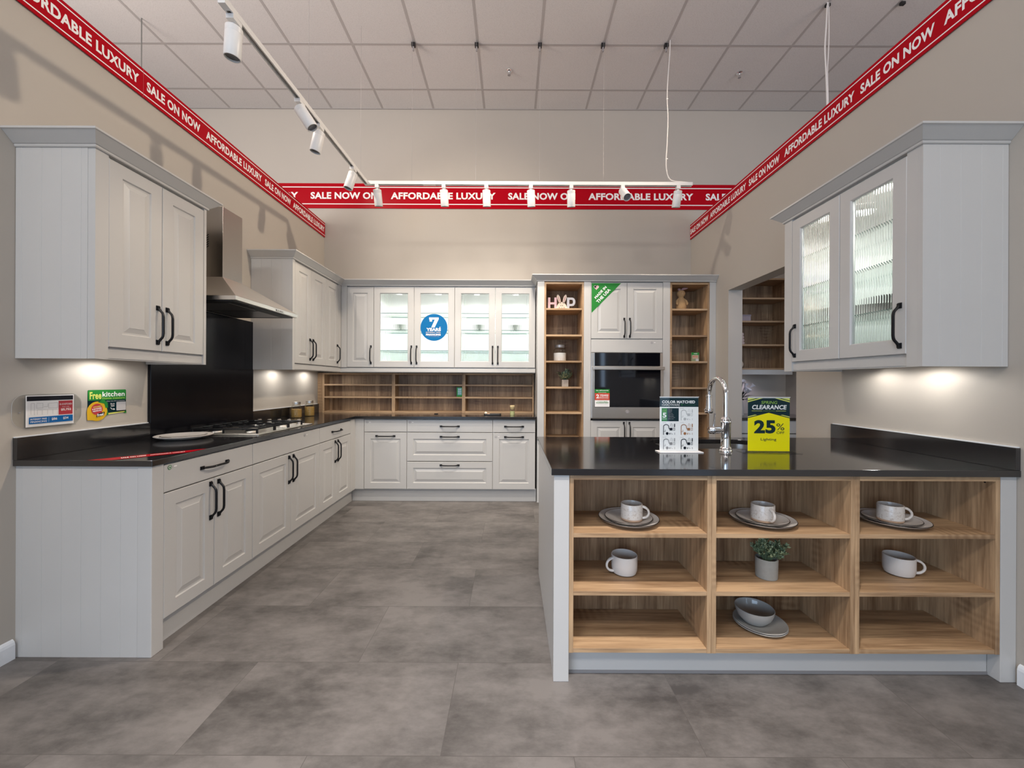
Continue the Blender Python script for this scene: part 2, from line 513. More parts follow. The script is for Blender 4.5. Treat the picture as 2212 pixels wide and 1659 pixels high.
# ------------------------------------------------------------------ mesh builder
class MB:
    def __init__(s):
        s.v, s.f, s.mi, s.sm, s.mats = [], [], [], [], []
        s.T = Matrix.Identity(4)

    def _m(s, mat):
        if mat not in s.mats:
            s.mats.append(mat)
        return s.mats.index(mat)

    def add(s, verts, faces, mat, smooth=False, T=None):
        T = s.T @ T if T is not None else s.T
        o = len(s.v)
        s.v += [tuple(T @ Vector(p)) for p in verts]
        k = s._m(mat)
        for f in faces:
            s.f.append([i + o for i in f])
            s.mi.append(k)
            s.sm.append(smooth)
        return s

    def box(s, x0, y0, z0, x1, y1, z1, mat, T=None):
        v = [(x0, y0, z0), (x1, y0, z0), (x1, y1, z0), (x0, y1, z0), (x0, y0, z1), (x1, y0, z1), (x1, y1, z1), (x0, y1, z1)]
        f = [(0, 3, 2, 1), (4, 5, 6, 7), (0, 1, 5, 4), (1, 2, 6, 5), (2, 3, 7, 6), (3, 0, 4, 7)]
        return s.add(v, f, mat, False, T)

    def prism(s, pts, z0, z1, mat, T=None, smooth=False):
        n = len(pts)
        v = [(x, y, z0) for x, y in pts] + [(x, y, z1) for x, y in pts]
        f = [tuple(range(n - 1, -1, -1)), tuple(range(n, 2 * n))]
        f += [(i, (i + 1) % n, n + (i + 1) % n, n + i) for i in range(n)]
        return s.add(v, f, mat, smooth, T)

    def prism_hole(s, outer, hole, z0, z1, mat):
        tri = tessellate_polygon([[Vector((x, y, 0)) for x, y in outer], [Vector((x, y, 0)) for x, y in hole]])
        allp = outer + hole
        n = len(allp)
        v = [(x, y, z1) for x, y in allp] + [(x, y, z0) for x, y in allp]
        f = []
        for a, b_, c in tri:
            pa, pb, pc = allp[a], allp[b_], allp[c]
            ar = (pb[0] - pa[0]) * (pc[1] - pa[1]) - (pb[1] - pa[1]) * (pc[0] - pa[0])
            t = (a, b_, c) if ar > 0 else (a, c, b_)
            f.append(t)
            f.append((t[2] + n, t[1] + n, t[0] + n))
        no = len(outer)
        for i in range(no):
            j = (i + 1) % no
            f.append((i, i + n, j + n, j))
        nh = len(hole)
        for i in range(nh):
            j = (i + 1) % nh
            f.append((no + j, no + j + n, no + i + n, no + i))
        return s.add(v, f, mat)

    def lathe(s, prof, mat, n=32, T=None, smooth=True, cap=True):
        v, f = [], []
        for r, z in prof:
            for i in range(n):
                a = 2 * PI * i / n
                v.append((r * math.cos(a), r * math.sin(a), z))
        m = len(prof)
        for k in range(m - 1):
            if prof[k] == prof[k + 1]:
                continue
            for i in range(n):
                j = (i + 1) % n
                f.append((k * n + i, k * n + j, (k + 1) * n + j, (k + 1) * n + i))
        s.add(v, f, mat, smooth, T)
        if cap:
            for k, fl in ((0, True), (m - 1, False)):
                if prof[k][0] > 1e-5:
                    idx = [(prof[k][0] * math.cos(2 * PI * i / n), prof[k][0] * math.sin(2 * PI * i / n), prof[k][1]) for i in range(n)]
                    s.add(idx, [tuple(reversed(range(n))) if fl else tuple(range(n))], mat, False, T)
        return s

    def tube(s, path, r, mat, n=10, closed=False, cap=True, T=None, flat=1.0):
        P = [Vector(p) for p in path]
        m = len(P)
        rr = r if isinstance(r, (list, tuple)) else [r] * m
        v, f = [], []
        up = None
        for i in range(m):
            if closed:
                t = (P[(i + 1) % m] - P[i - 1])
            else:
                t = P[min(i + 1, m - 1)] - P[max(i - 1, 0)]
            t.normalize()
            if up is None:
                up = Vector((0, 0, 1)) if abs(t.z) < 0.9 else Vector((0, 1, 0))
            a = t.cross(up)
            if a.length < 1e-6:
                a = t.orthogonal()
            a.normalize()
            b_ = a.cross(t).normalized()
            up = b_
            for k in range(n):
                an = 2 * PI * k / n
                v.append(tuple(P[i] + a * math.cos(an) * rr[i] * flat + b_ * math.sin(an) * rr[i]))
        lim = m if closed else m - 1
        for i in range(lim):
            i2 = (i + 1) % m
            for k in range(n):
                k2 = (k + 1) % n
                f.append((i * n + k, i * n + k2, i2 * n + k2, i2 * n + k))
        s.add(v, f, mat, True, T)
        if cap and not closed:
            s.add(v[:n], [tuple(reversed(range(n)))], mat, False, T)
            s.add(v[-n:], [tuple(range(n))], mat, False, T)
        return s

    def sweep(s, path, prof, mat):
        # path 2D open polyline, profile (out, z), outward is the right hand side
        n = len(path)
        P = [Vector(p) for p in path]
        offs = []
        for i in range(n):
            ns = []
            if i > 0:
                d = (P[i] - P[i - 1]).normalized()
                ns.append(Vector((d.y, -d.x)))
            if i < n - 1:
                d = (P[i + 1] - P[i]).normalized()
                ns.append(Vector((d.y, -d.x)))
            if len(ns) == 1:
                offs.append(ns[0])
            else:
                b_ = (ns[0] + ns[1])
                offs.append(b_ / (1 + ns[0].dot(ns[1])))
        k = len(prof)
        v = []
        for i in range(n):
            for o, z in prof:
                q = P[i] + offs[i] * o
                v.append((q.x, q.y, z))
        f = []
        for i in range(n - 1):
            for j in range(k):
                j2 = (j + 1) % k
                f.append((i * k + j, (i + 1) * k + j, (i + 1) * k + j2, i * k + j2))
        f.append(tuple(range(k)))
        f.append(tuple(reversed(range((n - 1) * k, n * k))))
        return s.add(v, f, mat)

    def rings(s, x0, z0, x1, z1, rr, mat, fill=True, back=None):
        # nested rectangles facing -y: rr = [(inset, y), ...]
        v, f = [], []
        for ins, y in rr:
            v += [(x0 + ins, y, z0 + ins), (x1 - ins, y, z0 + ins), (x1 - ins, y, z1 - ins), (x0 + ins, y, z1 - ins)]
        for k in range(len(rr) - 1):
            for i in range(4):
                j = (i + 1) % 4
                f.append((k * 4 + i, k * 4 + j, (k + 1) * 4 + j, (k + 1) * 4 + i))
        if fill:
            q = (len(rr) - 1) * 4
            f.append((q, q + 1, q + 2, q + 3))
        if back is not None:
            f.append((3, 2, 1, 0))
        return s.add(v, f, mat)

    def grid(s, W, H, x0, z0, x1, z1, mat, T=None):
        pass

    def build(s, name, parent=None, bevel=0.0, loc=None, rz=0.0, **props):
        me = bpy.data.meshes.new(name)
        me.from_pydata(s.v, [], s.f)
        for m in s.mats:
            me.materials.append(m)
        me.polygons.foreach_set('material_index', s.mi)
        me.polygons.foreach_set('use_smooth', s.sm)
        me.update()
        if any(s.sm):
            me.set_sharp_from_angle(angle=math.radians(38))
        o = bpy.data.objects.new(name, me)
        COL.objects.link(o)
        if parent is not None:
            o.parent = parent
        if loc is not None:
            o.location = loc
            o.rotation_euler = (0, 0, rz)
        if bevel:
            md = o.modifiers.new('bevel', 'BEVEL')
            md.width = bevel
            md.segments = 2
            md.limit_method = 'ANGLE'
            md.angle_limit = math.radians(50)
            md.harden_normals = False
        for k, v in props.items():
            o[k] = v
        return o


def tag(o, label, cat, group=None):
    o['label'] = label
    o['category'] = cat
    if group:
        o['group'] = group
    return o


def thing(name, label, cat, loc=(0, 0, 0), rz=0.0, group=None):
    o = bpy.data.objects.new(name, None)
    o.empty_display_size = 0.1
    COL.objects.link(o)
    o.location = loc
    o.rotation_euler = (0, 0, rz)
    return tag(o, label, cat, group)


def struct(name, mb, **kw):
    o = mb.build(name, **kw)
    o['kind'] = 'structure'
    return o


def dup(root, loc, rz=None, label=None):
    def cp(o, parent):
        c = o.copy()
        COL.objects.link(c)
        c.parent = parent
        for ch in list(o.children):
            cp(ch, c)
        return c
    r = cp(root, None)
    r.location = loc
    if rz is not None:
        r.rotation_euler = (0, 0, rz)
    if label:
        r['label'] = label
    return r


# text as flat mesh, fitted to a rectangle
_tc = {}


def text_geo(body, bold=0.0, shear=0.0):
    key = (body, bold, shear)
    if key not in _tc:
        cu = bpy.data.curves.new('t', 'FONT')
        cu.body = body
        cu.offset = bold
        cu.shear = shear
        cu.resolution_u = 3
        cu.space_character = 1.0 + bold * 1.2
        cu.align_x = 'LEFT'
        ob = bpy.data.objects.new('t', cu)
        me = ob.to_mesh()
        vs = [tuple(v.co) for v in me.vertices]
        fs = [tuple(p.vertices) for p in me.polygons]
        ob.to_mesh_clear()
        bpy.data.objects.remove(ob)
        bpy.data.curves.remove(cu)
        xs = [v[0] for v in vs]
        ys = [v[1] for v in vs]
        bx = (min(xs), max(xs), min(ys), max(ys))
        _tc[key] = ([((v[0] - bx[0]) / (bx[1] - bx[0]), (v[1] - bx[2]) / (bx[3] - bx[2])) for v in vs], fs)
    return _tc[key]


class Sheet(MB):
    """printed flat sheet: local u right, v up, facing -y; layers step out by a hair"""
    def __init__(s):
        super().__init__()
        s.k = 0

    def y(s):
        s.k += 1
        return -0.0003 * s.k

    def poly(s, pts, mat):
        y = s.y()
        s.add([(a, y, b) for a, b in pts], [tuple(range(len(pts)))], mat)
        return s

    def rect(s, u0, v0, u1, v1, mat, r=0.0):
        if r <= 0:
            return s.poly([(u0, v0), (u1, v0), (u1, v1), (u0, v1)], mat)
        return s.poly(rrect(u0, v0, u1, v1, r), mat)

    def disc(s, u, v, r, mat, n=40, ry=None):
        ry = ry or r
        return s.poly([(u + r * math.cos(2 * PI * i / n), v + ry * math.sin(2 * PI * i / n)) for i in range(n)], mat)

    def text(s, body, u0, v0, u1, v1, mat, bold=0.02, shear=0.0, rot=0.0):
        vs, fs = text_geo(body, bold, shear)
        y = s.y()
        cu, cv = (u0 + u1) / 2, (v0 + v1) / 2
        out = []
        for a, b in vs:
            p, q = u0 + a * (u1 - u0) - cu, v0 + b * (v1 - v0) - cv
            out.append((cu + p * math.cos(rot) - q * math.sin(rot), y, cv + p * math.sin(rot) + q * math.cos(rot)))
        s.add(out, fs, mat)
        return s

    def line(s, pts, wd, mat):
        y = s.y()
        for i in range(len(pts) - 1):
            a, b = Vector(pts[i]), Vector(pts[i + 1])
            d = (b - a)
            if d.length < 1e-9:
                continue
            d.normalize()
            nn = Vector((-d.y, d.x)) * wd / 2
            a = a - d * wd * 0.3
            b = b + d * wd * 0.3
            q = [a - nn, b - nn, b + nn, a + nn]
            s.add([(p.x, y, p.y) for p in q], [(0, 1, 2, 3)], mat)
        return s


def rrect(u0, v0, u1, v1, r, n=6):
    P = []
    for cx, cy, a0 in ((u1 - r, v0 + r, -PI / 2), (u1 - r, v1 - r, 0), (u0 + r, v1 - r, PI / 2), (u0 + r, v0 + r, PI)):
        for i in range(n + 1):
            a = a0 + PI / 2 * i / n
            P.append((cx + r * math.cos(a), cy + r * math.sin(a)))
    return P


# ------------------------------------------------------------------ setting
XL, XR, YB, ZC = -2.298, 2.175, 4.859, 4.605
ZT = 3.21   # top of the partition walls

m = MB()
m.box(-7, -7, -0.05, 7, 7, 0, FLOOR)
struct('floor', m)
m = MB()
m.box(-7, YB, 0, 7, YB + 0.12, ZC, WALL)
struct('wall_back', m)
m = MB()
m.box(XL - 0.14, -0.9, 0, XL, YB, ZT, WALL)
struct('wall_left', m)
m = MB()
m.box(XR, -0.9, 0, XR + 0.14, 3.046, ZT, WALL)
m.box(XR, 4.006, 0, XR + 0.14, YB, ZT, WALL)
m.box(XR, 3.046, 2.218, XR + 0.14, 4.006, ZT, WALL)
struct('wall_right', m)
m = MB()
m.box(3.34, 3.0, 0, 3.46, YB, ZT, WALL)
struct('wall_side_room', m)
# skirting boards
sk = [(0, 0), (0.014, 0), (0.014, 0.066), (0.011, 0.078), (0.006, 0.086), (0, 0.090)]
m = MB()
m.sweep([(XL, -0.9), (XL, 1.835)], sk, SKIRT)
struct('baseboard_left', m)
m = MB()
m.sweep([(XR, 1.70), (XR, -0.9)], sk, SKIRT)
struct('baseboard_right', m)
# ceiling: tiles and grid
m = MB()
m.box(-7, -7, ZC, 7, YB, ZC + 0.05, CEIL)
gx = [-0.351 + 0.6187 * k for k in range(-10, 12)]
gy = [4.524 - 0.604 * k for k in range(0, 19)]
for x in gx:
    if -7 < x < 7:
        m.box(x - 0.012, -7, ZC - 0.0015, x + 0.012, YB, ZC, GRID)
for y in gy:
    m.box(-7, y - 0.012, ZC - 0.0018, 7, y + 0.012, ZC, GRID)
m.box(-7, YB - 0.02, ZC - 0.004, 7, YB, ZC, GRID)
struct('ceiling', m)


# ------------------------------------------------------------------ cabinet parts
def handle(parent, x, z, vertical=True, L=0.21, y=0.0):
    """black pull with square foot plates, centre at x,z, standing out to -y"""
    T = Matrix.Translation((x, y, z)) @ (Matrix.Identity(4) if vertical else Matrix.Rotation(PI / 2, 4, 'Y'))
    b = MB()
    h = L / 2
    for s_ in (-1, 1):
        zc = s_ * (h - 0.012)
        b.box(-0.009, -0.005, zc - 0.013, 0.009, 0, zc + 0.013, BLACK, T)
        b.box(-0.006, -0.011, zc - 0.009, 0.006, -0.004, zc + 0.009, BLACK, T)
    pts = []
    for s_ in (-1, 1):
        q = [(0, -0.009, s_ * (h - 0.014)), (0, -0.013, s_ * (h - 0.022)), (0, -0.020, s_ * (h - 0.030)), (0, -0.026, s_ * (h - 0.036)), (0, -0.031, s_ * (h - 0.046)), (0, -0.033, s_ * (h - 0.060))]
        pts += q if s_ < 0 else q[::-1]
    b.tube(pts, 0.0062, BLACK, n=8, T=T)
    return b.build('handle', parent)


RP = [(0.0, 0.020), (0.0, 0.0025), (0.0025, 0.0), (0.066, 0.0), (0.071, 0.007), (0.079, 0.0075), (0.102, 0.0015), (0.104, 0.0)]
FLAT = [(0.0, 0.020), (0.0, 0.002), (0.002, 0.0005), (0.008, 0.0)]


def front(parent, x0, x1, z0, z1, kind='panel', hd=None, name='door', mat=None, g=0.0018):
    b = MB()
    x0, x1, z0, z1 = x0 + g, x1 - g, z0 + g, z1 - g
    mat = mat or PAINT
    if kind == 'panel':
        k = min(1.0, (x1 - x0) / 0.27, (z1 - z0) / 0.24)
        rr = [(i * (k if i > 0.01 else 1), y) for i, y in RP]
        b.rings(x0, z0, x1, z1, rr, mat, True, True)
        d = b.build(name, parent)
    elif kind == 'flat':
        b.rings(x0, z0, x1, z1, FLAT, mat, True, True)
        d = b.build(name, parent)
    elif kind == 'glass':
        fr = 0.066
        b.rings(x0, z0, x1, z1, [(0.0, 0.020), (0.0, 0.0025), (0.0025, 0.0), (fr, 0.0), (fr + 0.006, 0.006), (fr + 0.006, 0.020), (0.0, 0.020)], mat, False, None)
        d = b.build(name, parent)
        # ribbed pane, ribs on the outer side
        p = MB()
        a0, a1, c0, c1 = x0 + fr + 0.004, x1 - fr - 0.004, z0 + fr + 0.004, z1 - fr - 0.004
        n = int(round((a1 - a0) / 0.0135))
        seg = 8
        xs, ys = [], []
        for i in range(n * seg + 1):
            xs.append(a0 + (a1 - a0) * i / (n * seg))
            ys.append(0.0125 - 0.0024 * abs(math.sin(PI * (i % seg) / seg)))
        v = []
        for xx, yy in zip(xs, ys):
            v += [(xx, yy, c0), (xx, yy, c1)]
        f = [(2 * i, 2 * i + 2, 2 * i + 3, 2 * i + 1) for i in range(len(xs) - 1)]
        p.add(v, f, RIB, True)
        N_ = len(xs)
        # back and rim
        bv = [(a0, 0.0165, c0), (a1, 0.0165, c0), (a1, 0.0165, c1), (a0, 0.0165, c1)]
        p.add(bv, [(3, 2, 1, 0)], RIB)
        p.add([(a0, ys[0], c0), (a0, 0.0165, c0), (a0, 0.0165, c1), (a0, ys[0], c1)], [(0, 3, 2, 1)], RIB)
        p.add([(a1, ys[-1], c0), (a1, 0.0165, c0), (a1, 0.0165, c1), (a1, ys[-1], c1)], [(0, 1, 2, 3)], RIB)
        for cz, fl in ((c0, 0), (c1, 1)):
            top = [(xx, yy, cz) for xx, yy in zip(xs, ys)] + [(a1, 0.0165, cz), (a0, 0.0165, cz)]
            idx = tuple(range(len(top)))
            p.add(top, [idx if fl else idx[::-1]], RIB)
        p.build('glass_pane', d)
    if hd:
        if hd[0] == 'v':
            hx = (x0 + 0.028) if hd[1] == 'l' else (x1 - 0.028)
            hz = hd[2]
            handle(d, hx, hz, True)
        else:
            handle(d, (x0 + x1) / 2, hd[1], False)
    return d


def carcass(parent, w_, d_, z0, z1, y0=0.021, mat=None, name='carcass', back=True, bottom=True, top=True, t=0.018):
    b = MB()
    mat = mat or PAINTW
    b.box(0, y0, z0, t, d_, z1, mat)
    b.box(w_ - t, y0, z0, w_, d_, z1, mat)
    if bottom:
        b.box(t, y0, z0, w_ - t, d_, z0 + t, mat)
    if top:
        b.box(t, y0, z1 - t, w_ - t, d_, z1, mat)
    if back:
        b.box(t, d_ - 0.01, z0 + t, w_ - t, d_, z1 - t, mat)
    return b.build(name, parent)


def grooved_panel(b, x0, x1, y0, y1, z0, z1, pitch, mat, first=None):
    """upright boards facing -y with fine V grooves between them"""
    xs = [x0]
    x = x0 + (first or pitch)
    while x < x1 - 0.01:
        xs.append(x)
        x += pitch
    xs.append(x1)
    g = 0.0011
    P = [(x0, y1), (x0, y0)]
    for q in xs[1:-1]:
        P += [(q - g, y0), (q, y0 + 0.0016), (q + g, y0)]
    P += [(x1, y0), (x1, y1)]
    b.prism(P, z0, z1, mat)


ZCT = 0.915   # worktop top
ZWB = 0.887
DZ0, DZ1 = 0.139, 0.880
DRW = 0.745

# ---- left base run, front plane x = -1.665
FX = -1.665


def base_left(y0, y1, label, split, drawer_handle, name='base_cabinet'):
    t = thing(name, label, 'cabinet', (FX, y0, 0), PI / 2, 'base cabinets of the long left run')
    w_ = y1 - y0
    carcass(t, w_, 0.56, DZ0, 0.885)
    sp = split - y0
    front(t, 0, w_, DRW, DZ1, 'flat', ('h', 0.815) if drawer_handle else None, 'drawer_front' if drawer_handle else 'false_drawer_front')
    front(t, 0, sp, DZ0, DRW - 0.002, 'panel', ('v', 'r', 0.622))
    front(t, sp, w_, DZ0, DRW - 0.002, 'panel', ('v', 'l', 0.622))
    return t


base_left(1.907, 2.561, 'grey base cabinet with one drawer and two doors, nearest the camera on the left run', 2.231, True)
base_left(2.561, 3.453, 'widest grey two-door base cabinet, under the gas hob, plain panel above its doors', 3.004, False)
base_left(3.453, 4.112, 'grey base cabinet with drawer and two doors, between hob cabinet and inner corner', 3.780, True)

# end panel of the left run (local frame = world)
t = thing('end_panel', 'tall grooved grey end panel closing the near end of the left base run', 'panel', (XL, 1.842, 0))
b = MB()
grooved_panel(b, 0.0, 0.566, 0.004, 0.022, 0, ZWB, 0.0915, PAINTW, 0.028)
b.build('grooved_board', t)
b = MB()
b.prism([(0.566, 0.0), (0.633, 0.0), (0.633, 0.065), (0.566, 0.065)], 0, ZWB, PAINT)
b.build('corner_post', t, bevel=0.003)

# corner post between left and back runs
t = thing('corner_cabinet', 'grey inner corner cabinet with plain filler posts where the two base runs meet', 'cabinet', (XL, 4.112, 0))
b = MB()
b.prism([(0.02, 0.021), (0.612, 0.021), (0.612, 0.146), (0.726, 0.146), (0.726, 0.74), (0.02, 0.74)], DZ0, 0.885, PAINTW)
b.build('carcass', t)
b = MB()
b.prism([(0.613, 0.002), (0.633, 0.002), (0.633, 0.125), (0.724, 0.125), (0.724, 0.145), (0.613, 0.145)], DZ0, 0.885, PAINT)
b.build('filler_post', t, bevel=0.001)

# plinths
b = MB()
b.box(XL + 0.56, 1.909, 0, -1.715, 4.284, DZ0 - 0.002, PAINT)
tag(b.build('plinth', bevel=0.001), 'long grey plinth board running along floor under the left base cabinets', 'plinth')
b = MB()
b.box(-1.715, 4.285, 0, 0.262, 4.303, DZ0 - 0.002, PAINT)
tag(b.build('plinth', bevel=0.001), 'grey plinth board on floor under the back wall drawers', 'plinth')

# ---- back base run, front plane y = 4.237
BY = 4.237


def back_unit(name, x0, x1, label):
    t = thing(name, label, 'cabinet', (x0, BY, 0), 0, 'base cabinets along the back wall')
    carcass(t, x1 - x0, 0.60, DZ0, 0.885)
    return t, x1 - x0


t, w_ = back_unit('base_cabinet', -1.572, -1.117, 'narrow grey back base cabinet, left of the drawers, handle only on its door')
front(t, 0, w_, DRW, DZ1, 'flat', None, 'false_drawer_front')
front(t, 0, w_, DZ0, DRW - 0.002, 'panel', ('h', 0.704))
t, w_ = back_unit('drawer_cabinet', -1.117, -0.203, 'wide grey back cabinet of three drawers with three bar handles')
front(t, 0, w_, DRW, DZ1, 'flat', ('h', 0.810), 'drawer_front')
front(t, 0, w_, 0.436, DRW - 0.002, 'panel', ('h', 0.699), 'drawer_front')
front(t, 0, w_, DZ0, 0.433, 'panel', ('h', 0.396), 'drawer_front')
t, w_ = back_unit('base_cabinet', -0.203, 0.251, 'narrow grey back base cabinet beside tall units, handles on both drawer and door')
front(t, 0, w_, DRW, DZ1, 'flat', ('h', 0.810), 'drawer_front')
front(t, 0, w_, DZ0, DRW - 0.002, 'panel', ('h', 0.699))

# ---- L shaped worktop with upstands
t = thing('worktop', 'glossy black L-shaped worktop over the left and back base cabinets', 'worktop', (0, 0, ZWB))
b = MB()
b.prism([(XL + 0.001, 1.832), (-1.655, 1.832), (-1.655, 4.21), (0.262, 4.21), (0.262, YB - 0.001), (XL + 0.001, YB - 0.001)], 0, 0.028, QUARTZ)
b.build('slab', t, bevel=0.0025)
b = MB()
b.box(XL + 0.001, 1.832, 0.0282, XL + 0.021, 2.508, 0.130, QUARTZ)
b.build('upstand', t, bevel=0.001)
b = MB()
b.box(XL + 0.001, 1.835, 0.1302, XL + 0.010, 2.508, 0.1345, SKIRT)  # white strip stands in for the bright reflection on the upstand's top
b.build('upstand_glint', t)
b = MB()
b.box(XL + 0.001, 3.506, 0.1302, XL + 0.010, 4.69, 0.1345, SKIRT)  # same painted reflection line on the far upstand
b.build('upstand_glint', t)
b = MB()
b.box(XL + 0.001, 3.506, 0.0282, XL + 0.021, 4.70, 0.130, QUARTZ)
b.build('upstand', t, bevel=0.001)

# splashback
b = MB()
b.box(XL + 0.001, 2.510, ZCT + 0.0005, XL + 0.021, 3.504, 1.800, SPLASH)
tag(b.build('splashback', bevel=0.001), 'tall glossy black splashback panel on wall behind the gas hob', 'splashback')

# ---- upper cabinets
UB, UD0, UD1, UT = 1.385, 1.443, 2.350, 2.360
WXF = -1.930
CORN = [(0.0, 0.0), (0.007, 0.0), (0.010, 0.004), (0.010, 0.011), (0.015, 0.014), (0.054, 0.052), (0.060, 0.055), (0.060, 0.064), (0.0, 0.064)]
CORN = [(0.0, 0.0), (0.007, 0.0), (0.010, 0.004), (0.010, 0.011), (0.015, 0.014), (0.054, 0.052), (0.060, 0.055), (0.060, 0.064), (-0.05, 0.064), (-0.05, 0.0)]


def cornice(path, z, label):
    b = MB()
    b.sweep(path, [(o, z + q) for o, q in CORN], PAINT)
    return tag(b.build('cornice'), label, 'cornice', 'grey cornices over the cabinets')


PEL = [(-0.030, 0.0), (-0.012, 0.0), (-0.010, 0.003), (-0.006, 0.008), (-0.006, 0.040), (-0.012, 0.044), (-0.012, 0.055), (-0.030, 0.055)]


def wall_cab(name, label, loc, rz, w_, d_, z0, z1, group, ins=None):
    t = thing(name, label, 'cabinet', loc, rz, group)
    b = MB()
    tk = 0.018
    im = ins or PAINTW
    b.box(0, 0.021, z0, tk, d_, z1, im)
    b.box(w_ - tk, 0.021, z0, w_, d_, z1, im)
    b.box(tk, 0.021, z0, w_ - tk, d_, z0 + tk, im)
    b.box(tk, 0.021, z1 - tk, w_ - tk, d_, z1, im)
    b.box(tk, d_ - 0.012, z0 + tk, w_ - tk, d_ - 0.004, z1 - tk, im)
    b.build('carcass', t)
    return t


# left near wall cabinet, local x = world y
t = wall_cab('wall_cabinet', 'large grey two-door wall cabinet nearest the camera on the left wall', (WXF, 1.842, 0), PI / 2, 0.668, 0.366, UD0, UT, 'solid door wall cabinets')
front(t, 0.060, 0.353, UD0, UD1, 'panel', ('v', 'r', 1.585))
front(t, 0.353, 0.648, UD0, UD1, 'panel', ('v', 'l', 1.585))
b = MB()
b.T = Matrix.Rotation(-PI / 2, 4, 'Z')
# near grooved side, built in world direction: x from wall to front
grooved_panel(b, -0.366, -0.034, -0.003, 0.019, UB, UT, 0.0915, PAINTW, 0.028)
b.T = Matrix.Identity(4)
b.box(-0.001, 0.0, UB, 0.019, 0.034, UT, PAINT)
b.box(0.019, 0.0, UB, 0.060, 0.020, UT, PAINT)
b.build('side_panel', t)
b = MB()
b.box(0.648, 0.0, UB, 0.668, 0.36, UT, PAINT)
b.build('side_panel', t)
b = MB()
b.T = Matrix.Identity(4)
b.prism([(0.060, 0.010), (0.648, 0.010), (0.648, 0.030), (0.060, 0.030)], UB + 0.006, UB + 0.050, PAINT)
b.prism([(0.060, 0.018), (0.648, 0.018), (0.648, 0.030), (0.060, 0.030)], UB + 0.050, UD0, PAINT)
b.prism([(0.060, 0.014), (0.648, 0.014), (0.648, 0.030), (0.060, 0.030)], UB, UB + 0.006, PAINT)
b.build('pelmet', t)
b = MB()
b.box(0.06, 0.031, UB + 0.030, 0.648, 0.36, UB + 0.040, INNER)
b.build('light_board', t)
cornice([(XL + 0.001, 1.842), (WXF, 1.842), (WXF, 2.510), (XL + 0.001, 2.510)], UT, 'grey cornice crowning the near left wall cabinet')

# left far wall cabinets (two things: two-door and one-door)
t = wall_cab('wall_cabinet', 'grey two-door wall cabinet on left wall just beyond the cooker hood', (WXF, 3.500, 0), PI / 2, 0.620, 0.366, UD0, UT, 'solid door wall cabinets')
front(t, 0.034, 0.327, UD0, UD1, 'panel', ('v', 'r', 1.585))
front(t, 0.327, 0.620, UD0, UD1, 'panel', ('v', 'l', 1.585))
b = MB()
b.T = Matrix.Rotation(-PI / 2, 4, 'Z')
grooved_panel(b, -0.366, 0.0, -0.003, 0.017, UB, UT, 0.0915, PAINTW, 0.088)
b.T = Matrix.Identity(4)
b.box(0.017, 0.0, UB, 0.034, 0.30, UT, PAINT)
b.build('side_panel', t)
t = wall_cab('wall_cabinet', 'grey single-door wall cabinet on left wall in the far corner', (WXF, 4.120, 0), PI / 2, 0.735, 0.366, UD0, UT, 'solid door wall cabinets')
front(t, 0, 0.300, UD0, UD1, 'panel', ('v', 'r', 1.585))
b = MB()
b.box(0.300, 0.0, UD0, 0.369, 0.02, UT, PAINT)
b.build('filler_post', t)
# back wall cabinets
UY = 4.490
t = wall_cab('wall_cabinet', 'narrow grey solid-door wall cabinet on back wall left of the glass doors', (WXF + 0.001, UY, 0), 0, 0.366, 0.36, UD0, UT, 'solid door wall cabinets')
front(t, 0.064, 0.366, UD0, UD1, 'panel', ('v', 'r', 1.585))
b = MB()
b.box(0.001, 0.0, UD0, 0.064, 0.02, UT, PAINT)
b.build('filler_post', t)


def led(loc, label, group, energy, color=(1, 0.97, 0.93), spot=2.2, r=0.028, aim=None, parent=None, blend=0.6):
    """a small round recessed lamp looking down"""
    b = MB()
    b.lathe([(r + 0.006, 0.029 if parent is not None else 0.0), (r + 0.006, -0.004), (r, -0.005), (r, -0.005), (r, -0.003)], WHITEM, n=20, cap=False)
    b.lathe([(0.0001, -0.0035), (r, -0.0035)], LAMP, n=20, cap=False)
    if parent is None:
        o = b.build('puck_light', loc=loc)
        tag(o, label, 'light', group)
    else:
        o = b.build('puck_light', parent, loc=loc)
    l = bpy.data.lights.new('puck_beam', 'SPOT')
    l.energy = energy
    l.color = color
    l.spot_size = spot
    l.spot_blend = blend
    l.shadow_soft_size = 0.02
    lo = bpy.data.objects.new('puck_beam', l)
    COL.objects.link(lo)
    lo.parent = o
    lo.location = (0, 0, -0.012)
    if aim:
        lo.rotation_euler = Vector(aim).to_track_quat('-Z', 'Y').to_euler()
    return o


def glass_cab(label, loc, rz, w_, d_, z0, z1, doors, shelves, group, handles, led_y=0.10, hz=1.585, pucks=None, e=44.0):
    t = wall_cab('glass_cabinet', label, loc, rz, w_, d_, z0, z1, group, INNER)
    for (a, c), h in zip(doors, handles):
        front(t, a, c, z0, z1 - 0.01, 'glass', ('v', h, hz))
    for z in shelves:
        b = MB()
        x0, x1, y0, y1 = 0.02, w_ - 0.02, 0.045, d_ - 0.016
        b.add([(x0, y0, z), (x1, y0, z), (x1, y1, z), (x0, y1, z)], [(0, 3, 2, 1)], SHELFG)
        b.add([(x0, y0, z + 0.006), (x1, y0, z + 0.006), (x1, y1, z + 0.006), (x0, y1, z + 0.006)], [(0, 1, 2, 3)], SHELFG)
        b.add([(x0, y0, z), (x1, y0, z), (x1, y0, z + 0.006), (x0, y0, z + 0.006)], [(0, 1, 2, 3)], GEDGE)
        b.add([(x0, y1, z), (x1, y1, z), (x1, y1, z + 0.006), (x0, y1, z + 0.006)], [(3, 2, 1, 0)], GEDGE)
        b.build('glass_shelf', t)
    for px in (pucks or [w_ / 2]):
        led((px, led_y, z1 - 0.048), '', '', e, parent=t, spot=2.75, blend=0.9)
    return t


